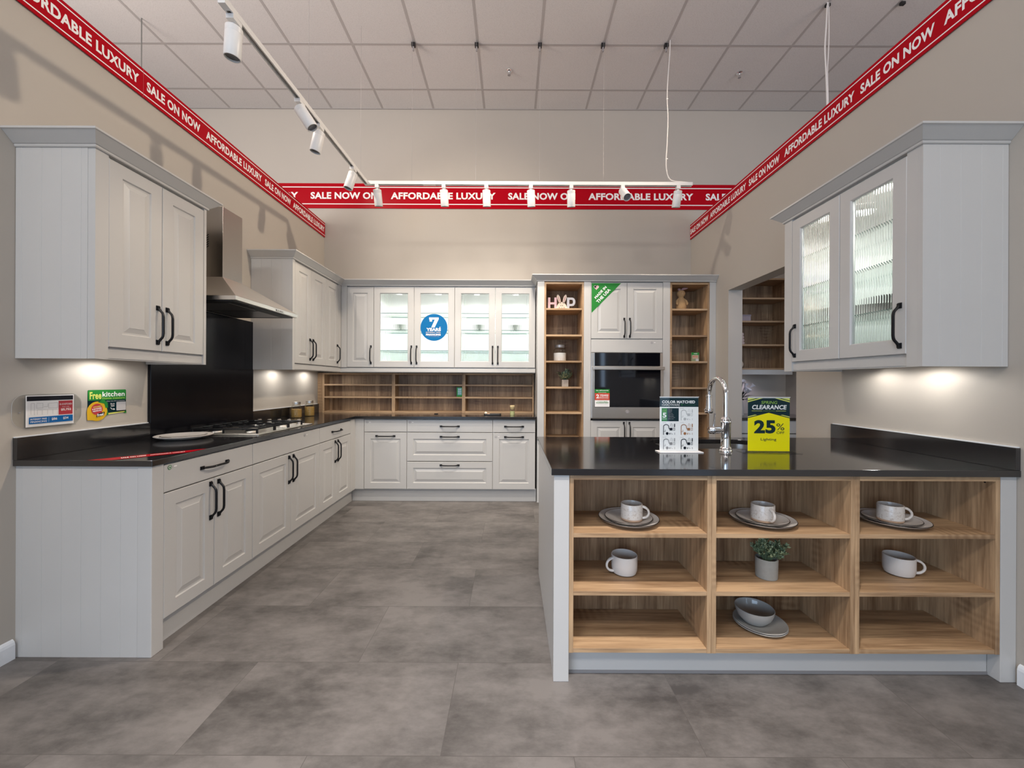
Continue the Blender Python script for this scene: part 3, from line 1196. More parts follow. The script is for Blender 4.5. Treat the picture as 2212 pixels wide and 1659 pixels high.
GS = [1.633, 1.868, 2.060]
glass_cab('pair of lit ribbed-glass wall cabinet doors on back wall, left pair with the blue sticker', (-1.563, UY, 0), 0, 0.913, 0.36, UD0, UT,
          [(0, 0.456), (0.456, 0.913)], GS, 'lit glass cabinets', 'rl', pucks=[0.26, 0.71])
glass_cab('pair of lit ribbed-glass wall cabinet doors on back wall, right pair next to tall units', (-0.650, UY, 0), 0, 0.911, 0.36, UD0, UT,
          [(0, 0.459), (0.459, 0.911)], GS, 'lit glass cabinets', 'rl', pucks=[0.24, 0.69])
# pelmet of the far run
b = MB()
b.sweep([(WXF, 3.534), (WXF, UY), (0.262, UY)], [(o, UB + q) for o, q in PEL], PAINT)
tag(b.build('pelmet'), 'grey light pelmet under the far left and back wall cabinets', 'pelmet')
b = MB()
b.prism([(XL + 0.002, 3.52), (WXF - 0.032, 3.52), (WXF - 0.032, UY + 0.032), (0.260, UY + 0.032), (0.260, 4.697), (XL + 0.002, 4.697)], UB + 0.030, UB + 0.040, INNER)
tag(b.build('light_board'), 'white underside board beneath the far corner wall cabinets', 'board')
cornice([(XL + 0.001, 3.500), (WXF, 3.500), (WXF, UY), (0.268, UY), (0.268, 4.25), (XR - 0.001, 4.25)], UT, 'long grey cornice running over far left, back and tall cabinets')

# ---- right wall glass cabinet
RXF = 1.798
RZ = -0.024
t = glass_cab('large lit two-door ribbed-glass cabinet on the right wall above the peninsula', (RXF, 2.630, 0), -PI / 2, 0.882, 0.375, UD0 + RZ, UT + RZ,
              [(0.069, 0.440), (0.440, 0.814)], [1.645, 1.880, 2.075], 'lit glass cabinets', 'lr', hz=1.553, pucks=[0.25, 0.62], e=21.0)
b = MB()
b.box(0.0, 0.0, UB + RZ, 0.069, 0.021, UT + RZ, PAINT)
b.box(0.0, 0.021, UB + RZ, 0.016, 0.37, UT + RZ, PAINT)
b.build('side_panel', t)
b = MB()
b.box(0.814, 0.0, UB + RZ, 0.882, 0.021, UT + RZ, PAINT)
b.T = Matrix.Rotation(PI / 2, 4, 'Z')
grooved_panel(b, 0.0, 0.375, -0.885, -0.866, UB + RZ, UT + RZ, 0.0915, PAINTW, 0.075)
b.T = Matrix.Identity(4)
b.build('side_panel', t)
b = MB()
b.prism([(0.069, 0.010), (0.814, 0.010), (0.814, 0.030), (0.069, 0.030)], UB + RZ + 0.006, UB + RZ + 0.045, PAINT)
b.prism([(0.069, 0.018), (0.814, 0.018), (0.814, 0.030), (0.069, 0.030)], UB + RZ + 0.045, UD0 + RZ, PAINT)
b.prism([(0.069, 0.014), (0.814, 0.014), (0.814, 0.030), (0.069, 0.030)], UB + RZ, UB + RZ + 0.006, PAINT)
b.build('pelmet', t)
b = MB()
b.box(0.02, 0.031, UB + RZ + 0.012, 0.30, 0.37, UB + RZ + 0.022, INNER)
b.box(0.30, 0.031, UB + RZ + 0.030, 0.86, 0.37, UB + RZ + 0.040, INNER)
b.build('light_board', t)
cornice([(XR - 0.001, 2.630), (RXF, 2.630), (RXF, 1.748), (XR - 0.001, 1.748)], UT + RZ, 'grey cornice crowning the right wall glass cabinet')

# ---- tall bank, front plane y = 4.25
TY = 4.250


def oak_tall(x0, x1, label):
    t = thing('tall_shelf_unit', label, 'shelf unit', (x0, TY, 0), 0, 'tall oak shelf units beside the oven')
    w_ = x1 - x0
    tk = 0.020
    for a in (0, w_ - tk):
        b = MB()
        b.box(a, 0, 0.139, a + tk, 0.58, UT - 0.008, OAKZ)
        b.build('side_panel', t, bevel=0.001)
    b = MB()
    b.box(tk, 0, UT - 0.028, w_ - tk, 0.58, UT - 0.008, OAKX)
    b.build('top_board', t)
    b = MB()
    b.box(tk, 0.33, 0.139, w_ - tk, 0.345, UT - 0.028, OAKB)
    b.build('back_panel', t)
    for z in (2.056, 1.774, 1.495, 1.216, 0.944, 0.668, 0.40, 0.139):
        b = MB()
        b.box(tk, 0.003, z, w_ - tk, 0.33, z + 0.019, OAKX)
        b.build('shelf', t, bevel=0.001)
    return t


oak_tall(0.342, 0.764, 'tall open oak shelf unit left of the oven, holding the rabbit sign and jar')
oak_tall(1.686, 2.106, 'tall open oak shelf unit right of the oven, holding the felt rabbit')
t = thing('oven_housing', 'tall grey cabinet housing the oven, two doors above and two below', 'cabinet', (0.764, TY, 0))
b = MB()
b.box(0.001, 0.0, 0, 0.076, 0.02, UT - 0.001, PAINT)
b.build('filler_post', t, bevel=0.001)
b = MB()
b.box(0.845, 0.0, 0, 0.921, 0.02, UT - 0.001, PAINT)
b.build('filler_post', t, bevel=0.001)
b = MB()
b.box(0.060, 0.021, 0.139, 0.078, 0.60, UT - 0.001, PAINTW)
b.box(0.843, 0.021, 0.139, 0.861, 0.60, UT - 0.001, PAINTW)
b.box(0.078, 0.59, 0.139, 0.843, 0.60, UT - 0.001, PAINTW)
b.box(0.078, 0.021, 1.742, 0.843, 0.59, 1.757, PAINTW)
b.box(0.078, 0.021, 0.866, 0.843, 0.59, 0.876, PAINTW)
b.box(0.078, 0.021, 2.33, 0.843, 0.59, UT - 0.001, PAINTW)
b.build('carcass', t)
front(t, 0.077, 0.461, 1.750, 2.350, 'panel', ('v', 'r', 1.868))
front(t, 0.461, 0.844, 1.750, 2.350, 'panel', ('v', 'l', 1.868))
front(t, 0.077, 0.844, 1.603, 1.744, 'flat', None, 'fascia_panel')
front(t, 0.077, 0.461, 0.139, 0.875, 'panel', ('v', 'r', 0.757))
front(t, 0.461, 0.844, 0.139, 0.875, 'panel', ('v', 'l', 0.757))
b = MB()
b.box(0.0, 0.05, 0, 0.92, 0.068, 0.135, PAINT)
b.build('plinth', t)
# outer tall panels
t = thing('end_panel', 'grey tall end panel between glass cabinets and the left oak shelf unit', 'panel', (0.270, TY, 0))
b = MB()
b.box(0.0, -0.004, 0, 0.018, 0.606, UT - 0.001, PAINTW)
b.build('side_board', t)
b = MB()
b.box(0.018, -0.004, 0, 0.071, 0.016, UT - 0.001, PAINT)
b.build('filler_post', t)
b = MB()
b.box(2.107, TY, 0, XR - 0.001, TY + 0.02, UT - 0.001, PAINT)
tag(b.build('filler_panel', bevel=0.001), 'grey upright filler between the right oak shelf unit and right wall', 'panel')

# ---- built-in oven
t = thing('oven', 'built-in stainless steel and black glass oven in the tall cabinet', 'oven', (0.842, TY, 0.884))
b = MB()
b.box(0.0, -0.006, 0.012, 0.766, 0.50, 0.716, STEELH)
b.build('body', t, bevel=0.002)
b = MB()
b.box(0.036, -0.024, 0.575, 0.730, -0.006, 0.714, BLKGLASS)
b.build('control_panel', t, bevel=0.001)
d = MB()
d.box(0.004, -0.030, 0.020, 0.762, -0.007, 0.568, STEELH)
d = d.build('door', t, bevel=0.003)
b = MB()
b.box(0.034, -0.0325, 0.138, 0.732, -0.0302, 0.560, BLKGLASS)
b.build('window', d, bevel=0.001)
b = MB()
b.box(0.012, -0.075, 0.532, 0.762, -0.058, 0.568, STEELH)
b.box(0.030, -0.060, 0.540, 0.060, -0.029, 0.560, STEELH)
b.box(0.710, -0.060, 0.540, 0.740, -0.029, 0.560, STEELH)
b.build('handle', d, bevel=0.004)
b = MB()
b.T = Matrix.Translation((0.383, -0.030, 0.090)) @ Matrix.Rotation(PI / 2, 4, 'X')
b.lathe([(0.019, 0.0), (0.019, 0.002), (0.0165, 0.003), (0.0165, 0.003), (0.0001, 0.003)], GREYP, n=28)
b.T = Matrix.Identity(4)
s = Sheet()
s.T = Matrix.Translation((0.383, -0.0332, 0.090))
s.text('GE', -0.009, -0.007, 0.009, 0.007, LGREYP, 0.0, 0.3)
b.add(s.v, s.f, LGREYP)
b.build('badge', d)
b = MB()
b.box(0.02, -0.004, 0.0, 0.745, 0.02, 0.019, BLKP)
b.build('vent_strip', t)


# ------------------------------------------------------------------ oak rack on the back worktop
t = thing('oak_rack', 'low oak pigeonhole rack standing on back worktop under the wall cabinets', 'shelf unit', (XL + 0.003, 4.700, ZCT + 0.0005))
W_ = 2.553
RH = 0.468
b = MB()
b.box(0.0, 0.0, 0.0, 0.062, 0.018, RH, OAKZ)
b.build('filler_strip', t)
cells = [0.078, 0.895, 1.725, 2.553]
for i, x in enumerate([0.062, 0.877, 0.896, 1.707, 1.726, 2.535]):
    b = MB()
    b.box(x, 0, 0, x + 0.018, 0.148, RH, OAKZ)
    b.build('divider', t)
for a, c in ((0.080, 0.877), (0.914, 1.707), (1.744, 2.535)):
    for z in (0.0, 0.172, 0.318, RH - 0.018):
        b = MB()
        b.box(a, 0.002, z, c, 0.138, z + 0.018, OAKX)
        b.build('shelf', t)
    b = MB()
    b.box(a, 0.138, 0, c, 0.148, RH, OAKB)
    b.build('back_panel', t)

# ------------------------------------------------------------------ peninsula
PY = 1.713
t = thing('end_panel', 'white-grey upright end panel on the aisle side of the peninsula', 'panel', (0.182, PY - 0.006, 0))
b = MB()
b.box(0.0, 0.0, 0, 0.066, 0.066, ZWB, PAINT)
b.build('corner_post', t, bevel=0.002)
b = MB()
b.box(0.002, 0.066, 0, 0.020, 0.975, ZWB, PAINTW)
b.build('side_board', t, bevel=0.001)
t = thing('back_panel', 'grey back panelling of the peninsula facing the oven wall', 'panel', (0.204, 2.650, 0))
b = MB()
b.box(0, 0, 0.139, 1.97, 0.018, 0.885, PAINT)
b.build('board', t)
b = MB()
b.box(0, -0.05, 0, 1.97, -0.032, 0.136, PAINT)
b.build('plinth', t)
t = thing('filler_panel', 'grey upright filler post between peninsula shelves and the right wall', 'panel', (2.106, PY, 0))
b = MB()
b.box(0, 0, 0, 0.068, 0.05, ZWB, PAINT)
b.build('post', t, bevel=0.002)
b = MB()
b.box(0.26 - 0.010, PY + 0.05, 0.008, 2.106, PY + 0.068, 0.119, PAINT)
b.box(0.26 - 0.010, PY + 0.046, 0.0, 2.106, PY + 0.050, 0.012, simple('grey_plinth_seal', (0.25, 0.24, 0.24), 0.5))
tag(b.build('plinth'), 'grey plinth board on floor under the peninsula shelves', 'plinth')

CX = [0.249, 0.863, 1.480, 2.104]
SH = [0.120, 0.366, 0.616]
for i, pos in enumerate(('left', 'middle', 'right')):
    lab = {'left': 'open oak shelf unit in peninsula, left one beside the white end post',
           'middle': 'open oak shelf unit in peninsula, middle one with the potted plant',
           'right': 'open oak shelf unit in peninsula, right one next to the right wall'}[pos]
    t = thing('shelf_unit', lab, 'shelf unit', (CX[i], PY, 0), 0, 'oak shelf units in the peninsula front')
    w_ = CX[i + 1] - CX[i] - 0.0008
    tk = 0.019
    for a in (0, w_ - tk):
        b = MB()
        b.box(a, 0, 0.120, a + tk, 0.315, 0.884, OAKZ)
        b.build('side_panel', t, bevel=0.0008)
    b = MB()
    b.box(tk, 0, 0.865, w_ - tk, 0.315, 0.884, OAKX)
    b.build('top_board', t, bevel=0.0008)
    b = MB()
    b.box(tk, 0.300, 0.139, w_ - tk, 0.312, 0.865, OAKB)
    b.build('back_panel', t)
    for z in SH:
        b = MB()
        b.box(tk, 0.002, z, w_ - tk, 0.300, z + 0.019, OAKX)
        b.build('shelf', t, bevel=0.0008)
    if i == 2:
        b = MB()
        b.T = Matrix.Translation((w_ - tk, 0.04, 0.853)) @ Matrix.Rotation(-PI / 2, 4, 'Y')
        b.lathe([(0.004, 0), (0.004, 0.001), (0.0001, 0.001)], BLACK, n=12)
        b.build('screw_cap', t)

# worktop with sink cut-out
t = thing('worktop', 'glossy black peninsula worktop with sink cut-out and clearance signs on it', 'worktop', (0, 0, ZWB))
SX0, SX1, SY0, SY1 = 0.87, 1.53, 2.235, 2.600
b = MB()
b.prism_hole([(0.170, 1.698), (XR - 0.001, 1.698), (XR - 0.001, 2.700), (0.170, 2.700)], rrect(SX0, SY0, SX1, SY1, 0.11, 10), 0, 0.028, QUARTZ)
b.build('slab', t, bevel=0.002)
b = MB()
b.box(XR - 0.021, 1.700, 0.0282, XR - 0.001, 2.690, 0.124, QUARTZ)
b.build('upstand', t, bevel=0.001)
b = MB()
b.box(XR - 0.012, 1.704, 0.1242, XR - 0.001, 2.688, 0.1285, SKIRT)  # white strip imitating the reflection along this upstand's top face
b.build('upstand_glint', t)
# sink
t = thing('sink', 'stainless undermount sink basin let into the peninsula worktop', 'sink', (0, 0, 0))
b = MB()
R1 = rrect(SX0 - 0.004, SY0 - 0.004, SX1 + 0.004, SY1 + 0.004, 0.112, 10)
R2 = rrect(SX0 + 0.012, SY0 + 0.012, SX1 - 0.012, SY1 - 0.012, 0.10, 10)
R3 = rrect(SX0 + 0.05, SY0 + 0.05, SX1 - 0.05, SY1 - 0.05, 0.07, 10)
n = len(R1)
vv = [(x, y, 0.8865) for x, y in R1] + [(x, y, 0.720) for x, y in R2] + [(x, y, 0.690) for x, y in R3]
ff = []
for k in range(2):
    for i in range(n):
        j = (i + 1) % n
        ff.append((k * n + j, k * n + i, (k + 1) * n + i, (k + 1) * n + j))
ff.append(tuple(range(2 * n, 3 * n)))
b.add(vv, ff, STEEL, True)
b.build('basin', t)
b = MB()
b.T = Matrix.Translation((1.2, 2.42, 0.6905))
b.lathe([(0.045, 0), (0.045, 0.002), (0.035, 0.002), (0.03, 0.0005), (0.0001, 0.0005)], CHROME, n=28)
b.build('drain', t)

# faucet
t = thing('faucet', 'tall chrome gooseneck faucet standing on peninsula worktop between two signs', 'faucet', (1.155, 2.150, ZCT))
b = MB()
b.lathe([(0.034, 0.0), (0.034, 0.004), (0.031, 0.010), (0.027, 0.013), (0.029, 0.018), (0.026, 0.024), (0.0245, 0.028), (0.0245, 0.150), (0.027, 0.154), (0.027, 0.162), (0.0235, 0.167), (0.026, 0.172), (0.020, 0.182), (0.017, 0.186)], CHROME, n=32)
b.build('body', t)
b = MB()
pts = [(0, 0, 0.18), (0, 0, 0.24), (0, 0, 0.29)]
R = 0.092
for k in range(1, 19):
    a = PI - PI * k / 18
    pts.append((0, R + R * math.cos(a), 0.303 + R * math.sin(a)))
pts.append((0, 2 * R + 0.001, 0.296))
b.tube(pts, 0.0128, CHROME, n=18)
b.build('spout', t)
b = MB()
b.T = Matrix.Translation((0, 2 * R + 0.001, 0.296)) @ Matrix.Rotation(PI, 4, 'X')
b.lathe([(0.013, -0.004), (0.018, -0.002), (0.018, 0.006), (0.014, 0.010), (0.014, 0.012), (0.0175, 0.06), (0.020, 0.078), (0.025, 0.082), (0.025, 0.088), (0.021, 0.092), (0.024, 0.096), (0.020, 0.104), (0.0001, 0.104)], CHROME, n=28)
b.build('spray_head', t)
hd = MB()
hd.T = Matrix.Translation((-0.02, 0, 0.115)) @ Matrix.Rotation(-PI / 2, 4, 'Y')
hd.lathe([(0.016, 0.0), (0.016, 0.012), (0.020, 0.018), (0.020, 0.040), (0.022, 0.044), (0.0215, 0.052), (0.018, 0.058), (0.021, 0.062), (0.017, 0.072), (0.0001, 0.074)], CHROME, n=28)
hd = hd.build('handle_barrel', t)
b = MB()
b.tube([(-0.066, 0, 0.130), (-0.064, -0.002, 0.165), (-0.061, -0.004, 0.205)], [0.0055, 0.0042, 0.0050], CHROME, n=12)
b.build('lever', hd)

# ------------------------------------------------------------------ cooker hood
t = thing('cooker_hood', 'stainless steel chimney cooker hood on left wall above the hob', 'hood', (XL + 0.002, 2.575, 0))
b = MB()
hx, hy = 0.506, 0.745
z0, z1, z2 = 1.806, 1.838, 2.012
b.box(0, 0, z0 + 0.004, hx, hy, z1, STEELH)
cx0, cy0, cx1, cy1 = 0.0, 0.21, 0.268, 0.412
vb = [(0, 0, z1), (hx, 0, z1), (hx, hy, z1), (0, hy, z1), (cx0, cy0, z2), (cx1, cy0, z2), (cx1, cy1, z2), (cx0, cy1, z2)]
b.add(vb, [(4, 5, 6, 7), (0, 1, 5, 4), (1, 2, 6, 5), (2, 3, 7, 6)], STEELH)
b.build('canopy', t, bevel=0.0015)
b = MB()
b.box(0.02, 0.02, z0 - 0.002, hx - 0.03, hy - 0.02, z0 + 0.006, BLKP)
b.box(0.06, 0.08, z0 - 0.004, hx - 0.10, 0.36, z0 + 0.0, STEEL)
b.box(0.06, 0.385, z0 - 0.004, hx - 0.10, 0.665, z0 + 0.0, STEEL)
b.build('grease_filter', t)
c = MB()
c.box(cx0, cy0, z2 - 0.003, cx1, cy1, 2.503, STEEL)
c = c.build('chimney', t, bevel=0.001)
b = MB()
for k in range(6):
    zz = 2.20 + k * 0.016
    T = Matrix.Translation((0.13, cy0 - 0.0006, zz)) @ Matrix.Rotation(-0.62, 4, 'Y')
    b.box(-0.05, -0.0005, -0.0028, 0.05, 0.0005, 0.0028, BLKP, T)
b.build('vent_slots', c)
b = MB()
b.box(hx, 0.44, z0 + 0.010, hx + 0.0015, 0.54, z0 + 0.022, BLKP)
for k in range(5):
    b.box(hx + 0.001, 0.448 + k * 0.019, z0 + 0.012, hx + 0.004, 0.459 + k * 0.019, z0 + 0.020, STEELH)
b.build('button_strip', t)

# ------------------------------------------------------------------ hob
t = thing('gas_hob', 'stainless five-burner gas hob with black grates set in the left worktop', 'hob', (-2.215, 2.690, ZCT + 0.0005))
HX, HY = 0.505, 0.735
b = MB()
b.prism(rrect(0, 0, HX, HY, 0.012), 0, 0.006, STEELH)
b.prism(rrect(0.02, 0.02, HX - 0.02, HY - 0.02, 0.012), 0.006, 0.009, STEELH)
b.build('tray', t, bevel=0.002)
for (bx, by, br_) in ((0.12, 0.13, 0.040), (0.37, 0.13, 0.034), (0.245, 0.32, 0.052), (0.12, 0.51, 0.034), (0.37, 0.51, 0.040)):
    b = MB()
    b.T = Matrix.Translation((bx, by, 0.009))
    b.lathe([(br_ + 0.008, 0), (br_ + 0.006, 0.006), (br_ + 0.006, 0.006), (br_, 0.010), (br_, 0.010)], STEELH, n=28, cap=False)
    b.lathe([(br_, 0.010), (br_, 0.016), (br_ - 0.004, 0.018), (0.0001, 0.018)], BLACK, n=28)
    b.build('burner', t)
for (a, c_) in ((0.03, 0.225), (0.235, 0.405), (0.415, 0.605)):
    b = MB()
    zt = 0.040
    b.tube([(0.03, a, zt), (HX - 0.03, a, zt), (HX - 0.03, c_, zt), (0.03, c_, zt)], 0.0055, BLACK, n=8, closed=True)
    mid = (a + c_) / 2
    b.tube([(0.03, mid, zt), (0.215, mid, zt + 0.003)], 0.005, BLACK, n=8)
    b.tube([(HX - 0.03, mid, zt), (0.285, mid, zt + 0.003)], 0.005, BLACK, n=8)
    for xx in (0.12, 0.37):
        b.tube([(xx, a, zt), (xx, mid - 0.035, zt + 0.003)], 0.005, BLACK, n=8)
        b.tube([(xx, c_, zt), (xx, mid + 0.035, zt + 0.003)], 0.005, BLACK, n=8)
    for xx in (0.03, 0.245, HX - 0.03):
        for yy in (a, c_):
            b.box(xx - 0.005, yy - 0.005, 0.008, xx + 0.005, yy + 0.005, zt, BLACK)
    b.build('grate', t)
for k in range(5):
    b = MB()
    b.T = Matrix.Translation((0.085 + k * 0.083, 0.672, 0.008))
    b.lathe([(0.024, 0), (0.024, 0.004), (0.019, 0.006), (0.017, 0.030), (0.015, 0.033), (0.0001, 0.033)], STEELH, n=24)
    b.box(-0.004, -0.019, 0.028, 0.004, 0.019, 0.040, STEELH)
    b.build('knob', t)


# ------------------------------------------------------------------ under cabinet lights
UL = 'round downlights under the wall cabinets'
led((XL + 0.125, 2.190, UB + 0.030), 'round downlight under the near left wall cabinet, above the green sticker', UL, 3.4, spot=3.1, blend=0.4)
led((XL + 0.125, 3.820, UB + 0.030), 'round downlight under far left wall cabinets, left of the glass jars', UL, 3.4, spot=3.1, blend=0.4)
led((XL + 0.125, 4.400, UB + 0.030), 'round downlight under far left wall cabinets, above the pasta jars', UL, 3.4, spot=3.1, blend=0.4)
led((XR - 0.135, 2.020, UB + RZ + 0.030), 'round downlight under right glass cabinet at its near end', UL, 3.4, spot=3.1, blend=0.4)
led((XR - 0.135, 2.320, UB + RZ + 0.030), 'round downlight under the middle of the right glass cabinet', UL, 3.0, spot=3.1, blend=0.4)

# ------------------------------------------------------------------ banners
def banner(name, label, loc, rz, L_, H_, items, lines, caps, seams=()):
    t = thing(name, label, 'banner', loc, rz)
    b = MB()
    b.box(0, 0, 0, L_, 0.006, H_, RED)
    b.build('board', t)
    s = Sheet()
    for z in lines:
        s.rect(0, z - 0.0032 * H_ / 0.18, L_, z + 0.0032 * H_ / 0.18, WHITEP)
    s.k = 1
    for body, u0, u1 in items:
        s.text(body, u0, caps[0], u1, caps[1], WHITEP, 0.035)
        s.k = 1
    s.k = 2
    for u in seams:
        s.rect(u, 0, u + 0.003, H_, REDP)
        s.k = 2
    s.build('lettering', t)
    return t


AL, SN, NS = 'AFFORDABLE LUXURY', 'SALE ON NOW', 'SALE NOW ON'
# left wall: local x = world y starting at Y0
Y0 = -0.9
it = []
for a, c_, s_ in ((0.575, 1.250, AL), (1.300, 1.720, SN), (1.762, 2.434, AL), (2.486, 2.911, SN), (2.968, 3.628, AL), (3.675, 4.103, SN), (4.147, 4.837, AL)):
    it.append((s_, a - Y0, c_ - Y0))
banner('sale_banner', 'red sale banner along the top of the left wall', (XL + 0.010, Y0, 3.036), PI / 2, YB - Y0 - 0.004, 0.176, it, (0.022, 0.154), (0.056, 0.118), (2.46 - Y0,))
# right wall: local x runs from far to near
it = []
for a, c_, s_ in ((4.850, 4.410, SN), (4.370, 3.700, AL), (3.655, 3.237, SN), (3.180, 2.530, AL), (2.486, 2.050, SN), (2.006, 1.336, AL), (1.29, 0.86, SN)):
    it.append((s_, YB - a, YB - c_))
banner('sale_banner', 'red sale banner along the top of the right wall', (XR - 0.010, YB - 0.004, 3.026), -PI / 2, YB + 0.9, 0.180, it, (0.022, 0.158), (0.058, 0.120))
# back wall
it = []
x0b = -4.2
for k in range(-2, 3):
    a = (843 - 1106) / 177 + 2.407 * k
    it.append((AL, a - x0b, a + 1.277 - x0b))
    a = (1096 - 1106) / 177 + 2.407 * k
    if a < 3.2:
        it.append((NS, a - x0b, a + 0.819 - x0b))
it = [q for q in it if q[1] > 0.05 and q[2] < 8.3]
banner('sale_banner', 'wide red sale banner across the back wall behind the track lights', (x0b, YB - 0.008, 3.393), 0, 8.4, 0.303, it, (0.052, 0.256), (0.112, 0.196))

# ------------------------------------------------------------------ track lighting
ZTR = 3.19
TRX, TRY = -1.418, 3.86
t = thing('lighting_track', 'white L-shaped lighting track hung over the kitchen', 'track light', (TRX, TRY, ZTR))
b = MB()
b.T = Matrix.Rotation(0.036, 4, 'X')
b.box(-0.0175, -1.915, 0.0, -0.0095, 0.0175, 0.032, WHITEM)
b.box(0.0095, -1.915, 0.0, 0.0175, 0.0175, 0.032, WHITEM)
b.box(-0.0095, -1.915, 0.022, 0.0095, 0.0, 0.032, WHITEM)
b.box(-0.0095, -1.90, 0.018, 0.0095, -0.02, 0.022, GREYP)
b.box(-0.018, -1.93, -0.001, 0.018, -1.885, 0.033, WHITEM)
b.build('rail', t)
b = MB()
b.box(0.0175, -0.0175, 0.0, 3.155, -0.0095, 0.032, WHITEM)
b.box(0.0175, 0.0095, 0.0, 3.155, 0.0175, 0.032, WHITEM)
b.box(0.0175, -0.0095, 0.022, 3.155, 0.0095, 0.032, WHITEM)
b.box(-0.0178, -0.0178, -0.001, 0.05, 0.0178, 0.033, WHITEM)
b.box(0.55, -0.0185, -0.001, 0.67, 0.0185, 0.033, WHITEM)
b.build('rail', t)
b = MB()
for (x, y) in ((0, -1.1), (0, -0.15), (0.439, 0), (1.058, 0), (1.677, 0), (2.295, 0), (2.914, 0)):
    b.tube([(x, y, 0.03 + 0.036 * y), (x, y, ZC - ZTR - 0.01)], 0.0011, GREYP, n=5)
b.build('hanging_wires', t)
for x in (-0.979, -0.36, 0.259, 0.877, 1.496):
    b = MB()
    b.box(-0.018, -0.016, -0.034, 0.018, 0.016, 0.0, BLKP)
    b.lathe([(0.008, -0.075), (0.008, -0.034)], GREYP, n=10)
    o = b.build('ceiling_clip', loc=(x, 3.90, ZC - 0.0065))
    tag(o, 'small black hook clip on ceiling grid above the lighting track', 'clip', 'ceiling clips holding the track wires')

spots = [  # position, aim direction of the lamp, label, energy
    ((TRX, 2.02), (-0.10, 0.06, -1.0), 'white track spotlight at the near end of the track, largest of all', 24),
    ((TRX, 2.645), (0.55, 0.10, -0.85), 'white track spotlight on left rail, tilted sideways to the right', 24),
    ((TRX, 2.916), (-0.22, 0.0, -1.0), 'white track spotlight on left rail, just beyond the sideways tilted one', 24),
    ((TRX, 3.533), (-0.28, -0.1, -1.0), 'white track spotlight on left rail nearest the track corner', 24),
    ((-1.315, TRY), (0.02, 0.30, -1.0), 'white track spotlight on cross rail, leftmost, over the word ON', 24),
    ((-0.669, TRY), (0.03, 0.30, -1.0), 'white track spotlight on cross rail, over the letters BL of affordable', 24),
    ((-0.256, TRY), (0.02, 0.30, -1.0), 'white track spotlight on cross rail, third from the corner, over LUXURY', 24),
    ((0.175, TRY), (0.06, 0.30, -1.0), 'white track spotlight on cross rail, over the E of SALE', 24),
    ((0.566, TRY), (0.05, 0.30, -1.0), 'white track spotlight on cross rail, over the N of ON in the middle', 24),
    ((1.064, TRY), (0.14, -0.75, -0.8), 'white track spotlight on cross rail turned toward the camera, dark lens showing', 12),
    ((1.602, TRY), (-0.03, 0.30, -1.0), 'white track spotlight at the right end of the cross rail', 24),
]
for (x, y), ax, lab, en in spots:
    zl = ZTR - 0.036 * (TRY - y)
    t = thing('track_spotlight', lab, 'spotlight', (x, y, zl), 0, 'spotlights on the white lighting track')
    b = MB()
    if x == TRX:
        b.box(-0.019, -0.032, -0.026, 0.019, 0.032, -0.0028, WHITEM)
    else:
        b.box(-0.018, -0.018, -0.030, 0.018, 0.018, -0.001, WHITEM)
    b.lathe([(0.008, -0.050), (0.008, -0.024)], WHITEM, n=12)
    b.build('adapter', t)
    d = Vector(ax).normalized()
    q = d.to_track_quat('Z', 'Y').to_matrix().to_4x4()
    T = Matrix.Translation((0, 0, -0.050)) @ q
    b = MB()
    b.T = T
    off = Matrix.Translation((0, 0, -0.004))
    b.lathe([(0.0001, 0.0), (0.034, 0.0), (0.0385, 0.004), (0.0385, 0.030), (0.0385, 0.030), (0.038, 0.031), (0.0385, 0.032), (0.0385, 0.146), (0.037, 0.150), (0.0335, 0.150), (0.0335, 0.140)], WHITEM, n=32, T=off, cap=False)
    b.build('lamp_body', t)
    b = MB()
    b.T = T
    b.lathe([(0.0335, 0.137), (0.024, 0.132), (0.016, 0.137), (0.0001, 0.137)], LENS, n=28, T=off, cap=False)
    b.build('lens', t)
    p = Vector((x, y, zl - 0.05)) + d * 0.155
    l = light('SPOT', 'spot_beam', p, en, (1.0, 0.86, 0.68), p + d, spot_size=1.25, spot_blend=0.9, shadow_soft_size=0.03)

# power cord of the track
b = MB()
zz = ZC - ZTR
P = [(1.52, 3.86, ZC), (1.515, 3.86, 4.45), (1.500, 3.86, 4.25), (1.492, 3.86, 4.05), (1.500, 3.86, 3.85), (1.494, 3.86, 3.62), (1.484, 3.86, 3.45), (1.490, 3.86, 3.34), (1.515, 3.86, 3.265), (1.560, 3.86, 3.238), (1.65, 3.86, 3.230), (1.70, 3.86, 3.226)]


def smooth_path(P, k=6):
    out = []
    P = [Vector(p) for p in P]
    for i in range(len(P) - 1):
        p0, p1, p2, p3 = P[max(i - 1, 0)], P[i], P[i + 1], P[min(i + 2, len(P) - 1)]
        for j in range(k):
            u = j / k
            out.append(0.5 * ((2 * p1) + (-p0 + p2) * u + (2 * p0 - 5 * p1 + 4 * p2 - p3) * u * u + (-p0 + 3 * p1 - 3 * p2 + p3) * u ** 3))
    out.append(P[-1])
    return out


